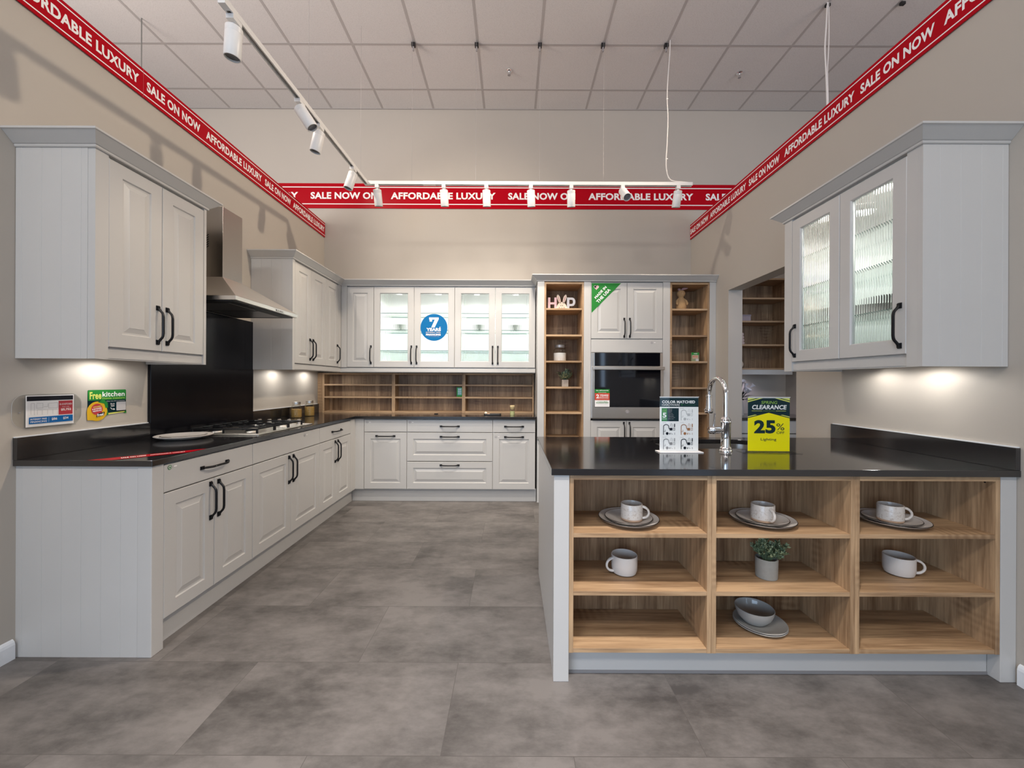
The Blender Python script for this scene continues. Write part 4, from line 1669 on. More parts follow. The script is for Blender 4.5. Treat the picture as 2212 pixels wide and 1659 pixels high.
b.tube(smooth_path(P), 0.0048, CORD, n=8)
b.box(1.484, 3.854, 4.03, 1.502, 3.866, 4.037, WHITEM)
b.box(1.480, 3.854, 3.449, 1.500, 3.866, 3.456, WHITEM)
tag(b.build('power_cord'), 'white power cord dropping from ceiling to the right end of the lighting track', 'cord')
b = MB()
b.tube(smooth_path([(2.735, 3.47, ZC), (2.725, 3.47, 4.4), (2.715, 3.47, 4.2), (2.725, 3.47, 4.0), (2.735, 3.47, 3.7), (2.73, 3.47, 3.2)]), 0.006, CORD, n=8)
b.tube(smooth_path([(2.745, 3.47, ZC), (2.75, 3.47, 4.35), (2.745, 3.47, 4.15), (2.738, 3.47, 4.0), (2.745, 3.47, 3.7), (2.74, 3.47, 3.2)]), 0.004, CORD, n=8)
tag(b.build('power_cord'), 'pair of white cords hanging from ceiling behind the right wall banner', 'cord')
for (x, y) in ((2.745, 3.48), (3.38, 3.46)):
    b = MB()
    b.box(-0.018, -0.012, -0.022, 0.018, 0.012, 0.0, BLKP)
    o = b.build('ceiling_clip', loc=(x, y, ZC - 0.0065))
    tag(o, 'black ceiling clip above right banner, holding the white cords' if x < 3 else 'black ceiling clip far right at the top edge beyond the right banner', 'clip')
b = MB()
b.tube([(-3.41, 3.65, ZC), (-3.41, 3.65, 3.0)], 0.0045, simple('dark_wire', (0.16, 0.16, 0.15), 0.5), n=6)
tag(b.build('hanging_rod'), 'thin dark rod hanging from ceiling behind the left wall banner', 'rod')
for i, (x, y) in enumerate(((-0.045, 4.24), (2.42, 4.26))):
    t = thing('sprinkler', ('chrome ceiling sprinkler near the middle of the ceiling' if i == 0 else 'chrome ceiling sprinkler toward the right of the ceiling'), 'sprinkler', (x, y, ZC), 0, 'ceiling sprinklers')
    b = MB()
    b.lathe([(0.034, 0), (0.032, -0.008), (0.016, -0.014), (0.0001, -0.014)], CHROME, n=24)
    b.build('cover_plate', t)
    b = MB()
    b.lathe([(0.007, -0.012), (0.006, -0.045), (0.006, -0.045)], CHROME, n=10)
    b.tube([(-0.014, 0, -0.016), (-0.016, 0, -0.035), (-0.004, 0, -0.05)], 0.0025, GREYP, n=6)
    b.tube([(0.014, 0, -0.016), (0.016, 0, -0.035), (0.004, 0, -0.05)], 0.0025, GREYP, n=6)
    b.lathe([(0.016, -0.055), (0.016, -0.052), (0.0001, -0.050)], GREYP, n=12)
    b.build('sprinkler_head', t)


# ------------------------------------------------------------------ crockery
def plate(b, r, z, mat, rim=None, h=0.018, T=None):
    t_ = 0.004
    b.lathe([(0.0001, z), (r * 0.55, z), (r * 0.62, z + 0.002), (r * 0.95, z + h * 0.75), (r, z + h)], mat, n=48, T=T, cap=False)
    if rim:
        b.lathe([(r, z + h), (r + 0.0012, z + h + 0.001), (r, z + h + 0.0028), (r - 0.002, z + h + 0.0028)], rim, n=48, T=T, cap=False)
    else:
        b.lathe([(r, z + h), (r + 0.001, z + h + 0.0012), (r - 0.002, z + h + 0.0028)], mat, n=48, T=T, cap=False)
    b.lathe([(r - 0.002, z + h + 0.0028), (r * 0.93, z + h * 0.75 + t_), (r * 0.64, z + t_ + 0.002), (r * 0.55, z + t_), (0.0001, z + t_)], mat, n=48, T=T, cap=False)


def mug(name, label, loc, r, h, hang, body, band=None, group=None, hr=0.03, thick=0.0065):
    t = thing(name, label, 'mug', loc, hang, group)
    b = MB()
    zb = h * 0.16
    if band:
        b.lathe([(0.0001, 0), (r * 0.86, 0), (r * 0.97, 0.004), (r, zb)], band, n=40, cap=False)
        b.lathe([(r, zb), (r, h - 0.003), (r - 0.0015, h), (r - 0.004, h), (r - 0.005, h - 0.003), (r - 0.006, 0.01), (r * 0.6, 0.006), (0.0001, 0.006)], body, n=40, cap=False)
        b.lathe([(r + 0.0002, h * 0.66), (r + 0.0011, h * 0.67), (r + 0.0002, h * 0.70)], body, n=40, cap=False)
    else:
        b.lathe([(0.0001, 0), (r * 0.72, 0), (r * 0.90, 0.006), (r * 0.985, h * 0.25), (r, h * 0.5), (r, h - 0.002), (r - 0.002, h), (r - 0.005, h - 0.003), (r - 0.006, h * 0.4), (r * 0.8, 0.012), (0.0001, 0.007)], body, n=40, cap=False)
    b.build('bowl', t)
    b = MB()
    pts = []
    for k in range(13):
        a = PI / 2 - PI * k / 12
        pts.append((r - 0.003 + hr * 1.15 * math.cos(a), 0, h * 0.52 + hr * math.sin(a)))
    b.tube(pts, [thick * (0.85 if 2 < k < 10 else 1.0) for k in range(13)], body, n=12, flat=1.25)
    b.build('handle', t)
    return t


zs1 = SH[2] + 0.019 + 0.0004
zs2 = SH[1] + 0.019 + 0.0004
zs3 = SH[0] + 0.019 + 0.0004
PG, PG2 = 'dark-rimmed dinner plates on the top peninsula shelf', 'dark-rimmed side plates on the top peninsula shelf'
MG = 'stoneware mugs on the plates of the top peninsula shelf'
PL = MB()
plate(PL, 0.137, 0, CERAM, DARKRIM, 0.020)
PS = MB()
plate(PS, 0.108, 0, CERAM, DARKRIM, 0.016)
mpl, mps = None, None
for i, (x, y, mx, lab, ha) in enumerate(((0.548, 1.865, 0.560, 'left', -0.35), (1.172, 1.862, 1.169, 'middle', -1.50), (1.778, 1.865, 1.765, 'right', -0.42))):
    where = {'left': 'top left peninsula shelf', 'middle': 'top middle peninsula shelf', 'right': 'top right peninsula shelf'}[lab]
    if i == 0:
        o1 = PL.build('dinner_plate', loc=(x, y, zs1))
        o2 = PS.build('side_plate', loc=(x, y, zs1 + 0.0055))
        mpl, mps = o1, o2
    else:
        o1 = mpl.copy()
        o2 = mps.copy()
        for o, z in ((o1, zs1), (o2, zs1 + 0.0055)):
            COL.objects.link(o)
            o.location = (x, y, z)
    tag(o1, 'large dark-rimmed dinner plate, lowest of the stack, ' + where, 'plate', PG)
    tag(o2, 'small dark-rimmed plate under the mug, ' + where, 'plate', PG2)
    extra = {'left': 'handle to the right', 'middle': 'handle facing the camera', 'right': 'handle to the right'}[lab]
    mug('stoneware_mug', 'speckled stoneware mug with bare clay base, %s, %s' % (where, extra), (mx, y - 0.01, zs1 + 0.0102), 0.049, 0.078, ha, STONE, BISQUE, MG, 0.026, 0.0062)
mug('large_mug', 'plain white wide mug on middle shelf of the left peninsula unit, handle left', (0.535, 1.885, zs2), 0.060, 0.088, PI + 0.25, CERAM, None, 'plain white mugs on the middle shelf', 0.030, 0.0062)
mug('large_mug', 'plain white wide mug on middle shelf of the right peninsula unit, handle right', (1.835, 1.885, zs2), 0.060, 0.088, -0.45, CERAM, None, 'plain white mugs on the middle shelf', 0.030, 0.0062)

# bowl on two plates
for k in range(2):
    b = MB()
    plate(b, 0.112, 0, GCERAM, None, 0.013)
    o = b.build('grey_plate', loc=(1.178, 1.885, zs3 + k * 0.0075))
    tag(o, ('lower' if k == 0 else 'upper') + ' grey glazed plate of the pair under the bowl, bottom middle peninsula shelf', 'plate', 'grey plates on the bottom shelf')
b = MB()
b.lathe([(0.0001, 0), (0.046, 0), (0.052, 0.004), (0.074, 0.030), (0.083, 0.056), (0.084, 0.066), (0.082, 0.068), (0.080, 0.066), (0.078, 0.054), (0.068, 0.030), (0.046, 0.010), (0.0001, 0.007)], GCERAM, n=48, cap=False)
o = b.build('bowl', loc=(1.158, 1.895, zs3 + 0.0135))
tag(o, 'grey glazed bowl resting on two plates, bottom middle peninsula shelf', 'bowl')

# plates on the left worktop
b = MB()
plate(b, 0.150, 0, CERAM, None, 0.022)
o = b.build('dinner_plate', loc=(-2.085, 2.535, ZCT + 0.0005))
tag(o, 'large white plate on left worktop in front of the hob, lower of two', 'plate')
b = MB()
plate(b, 0.118, 0, CERAM, DARKRIM, 0.016)
o = b.build('side_plate', loc=(-2.085, 2.535, ZCT + 0.0065))
tag(o, 'white plate with dark rim on left worktop, upper of two by the hob', 'plate')


# ------------------------------------------------------------------ potted plants
def leafy(b, cx, cy, cz, n, R, H, ls, mats, seed, droop=0.3, clump=5):
    rnd = random.Random(seed)
    for i in range(n):
        a = rnd.uniform(0, 2 * PI)
        rr = R * rnd.uniform(0.1, 1) ** 0.6
        tip = Vector((cx + rr * math.cos(a), cy + rr * math.sin(a), cz + H * (0.35 + 0.65 * rnd.random()) * (1 - 0.35 * (rr / R) ** 2)))
        root = Vector((cx + 0.012 * math.cos(a), cy + 0.012 * math.sin(a), cz - 0.005))
        mid = (root + tip) / 2 + Vector((0, 0, 0.01))
        b.tube([root, mid, tip], 0.0009, mats[0], n=4, cap=False)
        dirn = (tip - mid).normalized()
        for k in range(clump * 3):
            u = 0.35 + 0.65 * k / (clump * 3 - 1)
            p = mid.lerp(tip, (u - 0.35) / 0.65)
            out = Vector((rnd.uniform(-1, 1), rnd.uniform(-1, 1), rnd.uniform(-0.2, 1))).normalized()
            out = (out * 0.8 + dirn * 0.7).normalized()
            side = out.cross(Vector((rnd.uniform(-1, 1), rnd.uniform(-1, 1), rnd.uniform(-1, 1)))).normalized()
            L_ = ls * rnd.uniform(0.7, 1.2)
            wd = L_ * 0.24
            nrm = out.cross(side).normalized() * L_ * 0.06
            q = [p, p + out * L_ * 0.5 + side * wd, p + out * L_, p + out * L_ * 0.5 - side * wd, p + out * L_ * 0.5 + nrm, p + out * L_ * 0.5 - nrm * 0.4]
            m_ = mats[1] if (k > clump * 1.6 and rnd.random() < 0.6) else mats[0]
            b.add([tuple(x) for x in q], [(0, 1, 4), (1, 2, 4), (2, 3, 4), (3, 0, 4), (1, 0, 5), (2, 1, 5), (3, 2, 5), (0, 3, 5)], m_, True)


t = thing('potted_plant', 'bushy green herb plant in grey pot on middle shelf of the peninsula', 'plant', (1.186, 1.850, zs2))
b = MB()
b.lathe([(0.0001, 0), (0.043, 0), (0.045, 0.002), (0.047, 0.088), (0.045, 0.090), (0.040, 0.088), (0.039, 0.075), (0.0001, 0.075)], CONC, n=32, cap=False)
b.build('pot', t)
b = MB()
leafy(b, 0, 0, 0.080, 105, 0.060, 0.105, 0.015, (LEAF, LEAFTIP), 3)
leafy(b, 0.045, -0.01, 0.095, 16, 0.05, 0.070, 0.018, (LEAF, LEAFTIP), 5)
b.build('foliage', t)

t = thing('potted_plant', 'small leafy plant in square pale pot on the left oak shelf unit', 'plant', (0.585, TY + 0.16, 1.2355))
b = MB()
b.prism(rrect(-0.036, -0.036, 0.036, 0.036, 0.006), 0, 0.076, simple('pale_stone_pot', (0.40, 0.35, 0.30), 0.8))
b.build('pot', t, bevel=0.002)
b = MB()
rnd = random.Random(11)
for i in range(46):
    a = rnd.uniform(0, 2 * PI)
    el = rnd.uniform(0.25, 1.4)
    L_ = rnd.uniform(0.06, 0.115)
    d = Vector((math.cos(a) * math.cos(el), math.sin(a) * math.cos(el), math.sin(el)))
    root = Vector((0, 0, 0.074))
    tip = root + d * L_
    b.tube([root, tip], 0.0012, LEAF2, n=4, cap=False)
    side = d.cross(Vector((0, 0, 1))).normalized()
    up = side.cross(d).normalized()
    for k in range(5):
        p = root + d * L_ * (0.35 + 0.16 * k)
        for sgn in (-1, 1):
            o_ = (d * 0.7 + side * sgn * 0.8 + up * rnd.uniform(-0.3, 0.5)).normalized()
            s2 = o_.cross(up).normalized()
            q = [p, p + o_ * 0.014 + s2 * 0.008, p + o_ * 0.030, p + o_ * 0.014 - s2 * 0.008, p + o_ * 0.014 + up * 0.002, p + o_ * 0.014 - up * 0.0015]
            b.add([tuple(x) for x in q], [(0, 1, 4), (1, 2, 4), (2, 3, 4), (3, 0, 4), (1, 0, 5), (2, 1, 5), (3, 2, 5), (0, 3, 5)], LEAF2 if rnd.random() < 0.75 else LEAFTIP, True)
b.build('foliage', t)


# ------------------------------------------------------------------ jars
def jar(name, label, loc, r, h, fill, fh, group=None, lid=None):
    t = thing(name, label, 'jar', loc, 0, group)
    b = MB()
    b.lathe([(0.0001, 0), (r * 0.9, 0), (r, 0.006), (r, h * 0.66), (r * 0.92, h * 0.74), (r * 0.68, h * 0.80), (r * 0.68, h * 0.86)], CLEAR, n=32, cap=False)
    b.build('glass_body', t)
    b = MB()
    b.lathe([(0.0001, 0.003), (r * 0.9, 0.004), (r * 0.955, 0.01), (r * 0.955, fh), (r * 0.5, fh + 0.004), (0.0001, fh + 0.002)], fill, n=32, cap=False)
    b.build('contents', t)
    b = MB()
    b.lathe([(r * 0.74, h * 0.84), (r * 0.76, h * 0.845), (r * 0.76, h * 0.985), (r * 0.72, h), (0.0001, h)], lid or STEELH, n=32)
    b.build('lid', t)
    return t


PJ = 'pasta jars on the left worktop'
jar('pasta_jar', 'glass jar of yellow pasta with metal lid, left of the two near the corner', (-2.175, 4.02, ZCT + 0.0005), 0.050, 0.160, PASTA, 0.085, PJ)
jar('pasta_jar', 'glass jar of yellow pasta with metal lid, right one nearer the corner', (-2.145, 4.22, ZCT + 0.0005), 0.048, 0.162, PASTA, 0.095, PJ)
jar('sugar_jar', 'glass jar half full of white sugar on the left oak shelf unit', (0.527, TY + 0.15, 1.5145), 0.072, 0.180, SUGAR, 0.090, None, simple('dull_tin_lid', (0.45, 0.43, 0.42), 0.4, metal=0.6))

# candle in glass and tray on the back worktop
t = thing('candle', 'pillar candle in glass holder at the right end of the back worktop', 'candle', (0.005, 4.46, ZCT + 0.0005))
b = MB()
b.lathe([(0.0001, 0), (0.025, 0), (0.0255, 0.003), (0.0255, 0.042), (0.0001, 0.042)], WAX2, n=24, cap=False)
b.build('wax_base', t)
b = MB()
b.lathe([(0.027, 0.0), (0.027, 0.098), (0.0285, 0.098)], CLEAR, n=24, cap=False)
b.build('glass_holder', t)
b = MB()
b.lathe([(0.0001, 0.060), (0.014, 0.062), (0.024, 0.076), (0.029, 0.098), (0.028, 0.106), (0.010, 0.108), (0.0001, 0.107)], WAX, n=24, cap=False)
b.tube([(0, 0, 0.106), (0.001, 0, 0.118)], 0.0012, BLACK, n=6)
b.build('wax_top', t)
t = thing('serving_tray', 'small dark slate tray with a pale trinket on the back worktop', 'tray', (-0.215, 4.44, ZCT + 0.0005))
b = MB()
b.prism(rrect(-0.095, -0.05, 0.095, 0.05, 0.02), 0.002, 0.009, BLKP)
b.lathe([(0.012, 0), (0.012, 0.003)], BLKP, n=10)
b.tube([(x, y, 0.010) for x, y in rrect(-0.093, -0.048, 0.093, 0.048, 0.02)], 0.003, BLKP, n=6, closed=True)
b.build('tray', t)
b = MB()
b.lathe([(0.0001, 0.0), (0.014, 0.003), (0.017, 0.012), (0.010, 0.024), (0.0001, 0.028)], CREAM, n=14, T=Matrix.Translation((-0.075, 0, 0.009)), cap=False)
b.lathe([(0.0001, 0.0), (0.016, 0.002), (0.016, 0.008), (0.0001, 0.012)], BISQUE, n=14, T=Matrix.Translation((-0.045, -0.01, 0.009)), cap=False)
b.build('trinket', t)
b = MB()
b.lathe([(0.0001, 0.0), (0.022, 0.0), (0.022, 0.004), (0.016, 0.006), (0.0001, 0.006)], BLKP, n=24, cap=False)
o = b.build('cable_grommet', loc=(-0.865, 4.55, ZCT + 0.0005))
tag(o, 'small round black cable grommet on the back worktop before the rack', 'grommet')

# ------------------------------------------------------------------ things behind the ribbed glass
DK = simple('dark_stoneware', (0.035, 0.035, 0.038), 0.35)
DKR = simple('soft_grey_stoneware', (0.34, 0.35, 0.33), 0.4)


def cup_bowl(b, r, h, mat):
    b.lathe([(0.0001, 0), (r * 0.5, 0), (r * 0.62, h * 0.15), (r * 0.95, h * 0.75), (r, h), (r - 0.004, h), (r * 0.85, h * 0.7), (r * 0.5, h * 0.15), (0.0001, h * 0.12)], mat, n=28, cap=False)


proto = None
for i, (x, lab) in enumerate(((-1.305, 'leftmost'), (-0.385, 'third'), (0.035, 'rightmost'))):
    if proto is None:
        b = MB()
        cup_bowl(b, 0.058, 0.072, DKR)
        o = b.build('grey_bowl', loc=(x, UY + 0.17, GS[1] + 0.0065))
        proto = o
    else:
        o = proto.copy()
        COL.objects.link(o)
        o.location = (x, UY + 0.17, GS[1] + 0.0065)
    tag(o, 'blurred grey bowl on the middle glass shelf behind the %s back glass door' % lab, 'bowl', 'grey bowls behind the back glass doors')
proto = None
for i, (x, lab) in enumerate(((-1.31, 'leftmost'), (-0.84, 'stickered second'), (-0.40, 'third'), (0.06, 'rightmost'))):
    if proto is None:
        b = MB()
        b.lathe([(0.0001, 0), (0.07, 0), (0.10, 0.012), (0.105, 0.040), (0.10, 0.042), (0.095, 0.014), (0.0001, 0.008)], DKR, n=32, cap=False)
        proto = o = b.build('serving_dish', loc=(x, UY + 0.17, UD0 + 0.0185))
    else:
        o = proto.copy()
        COL.objects.link(o)
        o.location = (x, UY + 0.17, UD0 + 0.0185)
    tag(o, 'low grey dish at the cabinet bottom behind the %s back glass door' % lab, 'dish', 'low dishes behind the back glass doors')
# right cabinet: dark bowls (world coords)
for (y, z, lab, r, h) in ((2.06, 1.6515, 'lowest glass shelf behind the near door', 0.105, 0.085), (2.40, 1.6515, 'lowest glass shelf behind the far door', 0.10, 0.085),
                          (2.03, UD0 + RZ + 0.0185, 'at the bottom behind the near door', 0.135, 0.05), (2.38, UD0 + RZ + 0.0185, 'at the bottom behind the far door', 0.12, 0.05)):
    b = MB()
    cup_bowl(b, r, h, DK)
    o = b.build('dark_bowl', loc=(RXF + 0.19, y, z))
    tag(o, 'dark bowl in right wall glass cabinet, ' + lab, 'bowl', 'dark bowls in the right glass cabinet')


# ------------------------------------------------------------------ signs and stickers
# free kitchen measure sticker on left wall (local x = world y)
t = Sheet()
W_, H_ = 0.214, 0.163
t.poly(rrect(0.0, 0.03, W_, H_, 0.006), TEAL)
t.poly([(0.002, 0.105), (W_, 0.105), (W_, H_ - 0.006), (W_ - 0.006, H_), (0.006, H_), (0.0, H_ - 0.006)], GREEN)
t.text('Free', 0.010, 0.112, 0.072, 0.152, YELLG, 0.03)
t.text('kitchen', 0.077, 0.124, 0.205, 0.152, WHITEP, 0.02)
t.text('Home measure', 0.077, 0.110, 0.205, 0.121, LIME, 0.015)
t.text('Claim the offer at checkout', 0.100, 0.096, 0.205, 0.100, WHITEP, 0.0)
t.poly([(0.095, 0.022), (0.205, 0.030), (0.205, 0.036), (0.095, 0.030)], YELLG)
t.poly([(0.085, 0.012), (0.110, 0.022), (0.105, 0.048), (0.085, 0.05)], GREEN)
t.poly([(0.196, 0.026), (0.214, 0.022), (0.214, 0.040)], GREEN)
t.disc(0.048, 0.045, 0.054, AMBER)
t.poly([(-0.004, 0.0), (0.048, -0.006), (0.098, 0.02), (0.098, 0.05), (-0.006, 0.045)], AMBER)
t.poly([(0.050, 0.095), (0.080, 0.110), (0.104, 0.090), (0.106, 0.062), (0.092, 0.060), (0.085, 0.085)], GREEN)
t.disc(0.046, 0.056, 0.031, REDO)
t.disc(0.046, 0.056, 0.028, REDP)
t.text('KITCHEN', 0.026, 0.066, 0.066, 0.074, YELLG, 0.03, rot=0.12)
t.text('HOME', 0.020, 0.055, 0.070, 0.063, WHITEP, 0.03, rot=0.12)
t.text('MEASURE', 0.022, 0.044, 0.070, 0.052, WHITEP, 0.03, rot=0.12)
t.poly([(0.040, 0.012), (0.082, 0.022), (0.086, 0.040), (0.046, 0.032)], NAVY)
t.text('Free!', 0.046, 0.018, 0.080, 0.034, WHITEP, 0.03, rot=0.2)
t.text('Book', 0.118, 0.078, 0.142, 0.086, WHITEP, 0.01)
t.text('now', 0.120, 0.066, 0.140, 0.074, WHITEP, 0.01)
t.line([(0.118, 0.060), (0.124, 0.052), (0.136, 0.052)], 0.003, WHITEP)
t.poly([(0.134, 0.056), (0.143, 0.051), (0.134, 0.046)], WHITEP)
t.rect(0.150, 0.042, 0.206, 0.092, LGREYP, 0.004)
t.T = Matrix.Identity(4)
o = t.build('wall_sticker', loc=(XL + 0.001, 2.155, 1.068), rz=PI / 2)
tag(o, 'green and yellow free kitchen home measure sticker on the left wall', 'sticker')

# acrylic price holder
t = thing('price_holder', 'clear acrylic price card holder with rounded ends on the left wall', 'sign holder', (XL + 0.002, 1.826, 1.056), PI / 2)
b = MB()
P = rrect(0, 0.0, 0.296, 0.160, 0.055, 8)
b.add([(x, -0.003, z) for x, z in P], [tuple(range(len(P)))], ACRYL)
b.add([(x, 0.0, z) for x, z in P], [tuple(reversed(range(len(P))))], ACRYL)
b.tube([(x, -0.0015, z) for x, z in P], 0.0008, simple('polished_acrylic_edge', (0.50, 0.49, 0.46), 0.1), n=5, closed=True)
b.build('backing_plate', t)
for u in (0.028, 0.27):
    b = MB()
    b.T = Matrix.Translation((u, -0.003, 0.075)) @ Matrix.Rotation(PI / 2, 4, 'X')
    b.lathe([(0.0032, 0), (0.0032, 0.002), (0.0001, 0.003)], GREYP, n=12)
    b.build('screw', t)
b = MB()
b.add([(0.052, -0.010, 0.0), (0.258, -0.010, 0.0), (0.258, -0.010, 0.155), (0.052, -0.010, 0.155)], [(0, 1, 2, 3)], ACRYL)
b.box(0.050, -0.012, -0.003, 0.260, -0.002, 0.001, ACRYL)
b.build('front_pocket', t)
s = Sheet()
s.T = Matrix.Translation((0.050, -0.0045, 0.004))
s.rect(0, 0, 0.206, 0.150, WHITEP)
s.rect(0.004, 0.124, 0.202, 0.146, NAVY)
s.rect(0.136, 0.050, 0.200, 0.120, REDP)
s.text('10-10 KITCHEN', 0.140, 0.098, 0.196, 0.107, WHITEP, 0.02)
s.text('from only', 0.152, 0.085, 0.184, 0.092, WHITEP, 0.0)
s.text('$5,752', 0.146, 0.068, 0.192, 0.081, WHITEP, 0.03)
s.rect(0.012, 0.014, 0.200, 0.046, BLUE)
s.text('INTEREST FREE', 0.017, 0.032, 0.084, 0.040, WHITEP, 0.02)
s.text('FINANCING', 0.017, 0.019, 0.084, 0.028, WHITEP, 0.02)
s.line([(0.092, 0.018), (0.092, 0.042)], 0.0008, WHITEP)
s.text('$86', 0.104, 0.024, 0.128, 0.038, WHITEP, 0.03)
s.text('$34', 0.154, 0.024, 0.178, 0.038, WHITEP, 0.03)
for ln in ([(0.018, 0.060), (0.018, 0.112), (0.032, 0.112), (0.032, 0.056)], [(0.040, 0.108), (0.040, 0.088), (0.066, 0.088), (0.066, 0.112), (0.040, 0.112)],
           [(0.070, 0.094), (0.086, 0.094), (0.086, 0.110)], [(0.090, 0.110), (0.090, 0.086), (0.128, 0.086), (0.128, 0.112), (0.090, 0.110)],
           [(0.040, 0.080), (0.128, 0.078)], [(0.042, 0.078), (0.042, 0.058)], [(0.062, 0.078), (0.062, 0.056)], [(0.084, 0.078), (0.084, 0.056)], [(0.106, 0.078), (0.106, 0.056)], [(0.126, 0.078), (0.126, 0.054)]):
    s.line(ln, 0.0009, GREYP)
s.T = Matrix.Identity(4)
s.build('price_card', t)


# L shaped acrylic stands on the peninsula
def stand(label, loc, rz, W_, H_, sheet, name='sign_stand', base=(0.012, 0.05)):
    t = thing(name, label, 'sign', loc, rz)
    b = MB()
    b.box(-W_ / 2 - base[0], -base[1], 0.0, W_ / 2 + base[0], base[1], 0.004, WHITEP if base[0] < 0.02 else ACRYL)
    b.build('base', t, bevel=0.001)
    b = MB()
    b.add([(-W_ / 2, -0.003, 0.004), (W_ / 2, -0.003, 0.004), (W_ / 2, -0.003, H_ + 0.006), (-W_ / 2, -0.003, H_ + 0.006)], [(0, 1, 2, 3)], CLEAR)
    b.box(-W_ / 2 - 0.001, 0.0025, 0.004, W_ / 2 + 0.001, 0.0035, H_ + 0.006, ACRYL)
    b.box(-W_ / 2 - 0.001, -0.0035, H_ + 0.004, W_ / 2 + 0.001, 0.0035, H_ + 0.0065, WHITEM)
    b.build('acrylic_sleeve', t)
    b2 = MB()
    b2.box(-W_ / 2, 0.0012, 0.005, W_ / 2, 0.0014, H_ + 0.003, WHITEP)
    b2.add(sheet.v, sheet.f, WHITEP)
    b2.mi[-len(sheet.f):] = [b2._m(sheet.mats[k]) for k in sheet.mi]
    b2.build('printed_sheet', t)
    return t


s = Sheet()
s.T = Matrix.Translation((-0.104, 0.0010, 0.005)) @ Matrix.Scale(0.1, 4, (0, 1, 0))
W_, H_ = 0.208, 0.283
s.rect(0, 0, W_, H_, WHITEP)
s.rect(0, H_ - 0.048, W_, H_, TEAL)
s.text('COLOR MATCHED', 0.012, H_ - 0.029, 0.190, H_ - 0.014, WHITEP, 0.04)
s.text('HARDWARE', 0.012, H_ - 0.043, 0.107, H_ - 0.032, WHITEP, 0.0)
s.poly([(0.115, H_ - 0.034), (0.124, H_ - 0.034), (0.1195, H_ - 0.042)], GREEN)
s.text('across all our finishes and ranges', 0.130, H_ - 0.040, 0.192, H_ - 0.036, GREEN, 0.0)
s.rect(0.010, 0.158, 0.040, 0.228, GREEN)
s.rect(0.040, 0.158, 0.102, 0.228, TEAL)
s.text('CHOOSE', 0.013, 0.215, 0.036, 0.219, LIME, 0.0)
s.text('FROM', 0.016, 0.208, 0.033, 0.212, LIME, 0.0)
s.text('5', 0.015, 0.177, 0.036, 0.204, WHITEP, 0.04)
s.text('COLORS', 0.013, 0.169, 0.037, 0.173, WHITEP, 0.02)
for k, tx in enumerate(('Faucets', 'Handles', 'Knobs', 'Soap pump', 'Flush plates', 'Wall sockets', 'Decorative lights', 'Drain covers')):
    s.text(tx, 0.048, 0.2195 - 0.0072 * k, 0.048 + 0.0017 * len(tx) + 0.006, 0.2235 - 0.0072 * k, LGREYP, 0.0)
s.k += 1


def set_drawing(s, u, v, c, name_):
    w0 = 0.0035
    pts = [(u + 0.008, v + 0.004), (u + 0.008, v + 0.044)]
    for k in range(9):
        a = PI - PI * k / 8
        pts.append((u + 0.022 + 0.014 * math.cos(a), v + 0.046 + 0.012 * math.sin(a)))
    pts.append((u + 0.039, v + 0.034))
    s.line(pts, w0, c)
    s.line([(u + 0.008, v + 0.021), (u + 0.018, v + 0.021), (u + 0.017, v + 0.030)], w0 * 0.5, c)
    s.disc(u + 0.028, v + 0.010, 0.0075, c, 20)
    s.rect(u + 0.041, v + 0.026, u + 0.056, v + 0.040, c)
    s.line([(u + 0.061, v + 0.027), (u + 0.069, v + 0.027), (u + 0.069, v + 0.039), (u + 0.061, v + 0.039), (u + 0.061, v + 0.027)], 0.0018, c)
    s.rect(u + 0.065, v + 0.044, u + 0.070, v + 0.062, c)
    s.line([(u + 0.049, v + 0.064), (u + 0.043, v + 0.046)], 0.001, c)
    s.line([(u + 0.052, v + 0.064), (u + 0.052, v + 0.044)], 0.001, c)
    s.line([(u + 0.058, v + 0.060), (u + 0.058, v + 0.044)], 0.001, c)
    s.rect(u + 0.040, v + 0.005, u + 0.044, v + 0.013, c)
    s.line([(u + 0.049, v + 0.013), (u + 0.052, v + 0.007), (u + 0.058, v + 0.007)], 0.0012, c)
    s.line([(u + 0.068, v + 0.004), (u + 0.068, v + 0.014)], 0.0016, c)
    s.text(name_, u + 0.002, v + 0.066, u + 0.022, v + 0.0695, GREYP, 0.0)


set_drawing(s, 0.107, 0.160, LGREYP, 'Brushed')
set_drawing(s, 0.012, 0.083, NAVY, 'Matt black')
set_drawing(s, 0.107, 0.083, COPPER, 'Warm copper')
set_drawing(s, 0.012, 0.006, GREYP, 'Aged nickel')
set_drawing(s, 0.107, 0.006, NAVY, 'Dark bronze')
stand('white color matched hardware sign in clear stand, left of the faucet', (0.893, 2.125, ZCT + 0.0005), 0.02, 0.208, 0.288, s, base=(0.012, 0.035))

s = Sheet()
W_, H_ = 0.220, 0.283
s.T = Matrix.Translation((-W_ / 2, 0.0010, 0.005)) @ Matrix.Scale(0.1, 4, (0, 1, 0))
s.rect(0, 0, W_, H_, YELL)
c_ = W_ / 2
s.poly([(0, 0.176), (c_, 0.205), (W_, 0.176), (W_, H_), (0, H_)], TEAL)
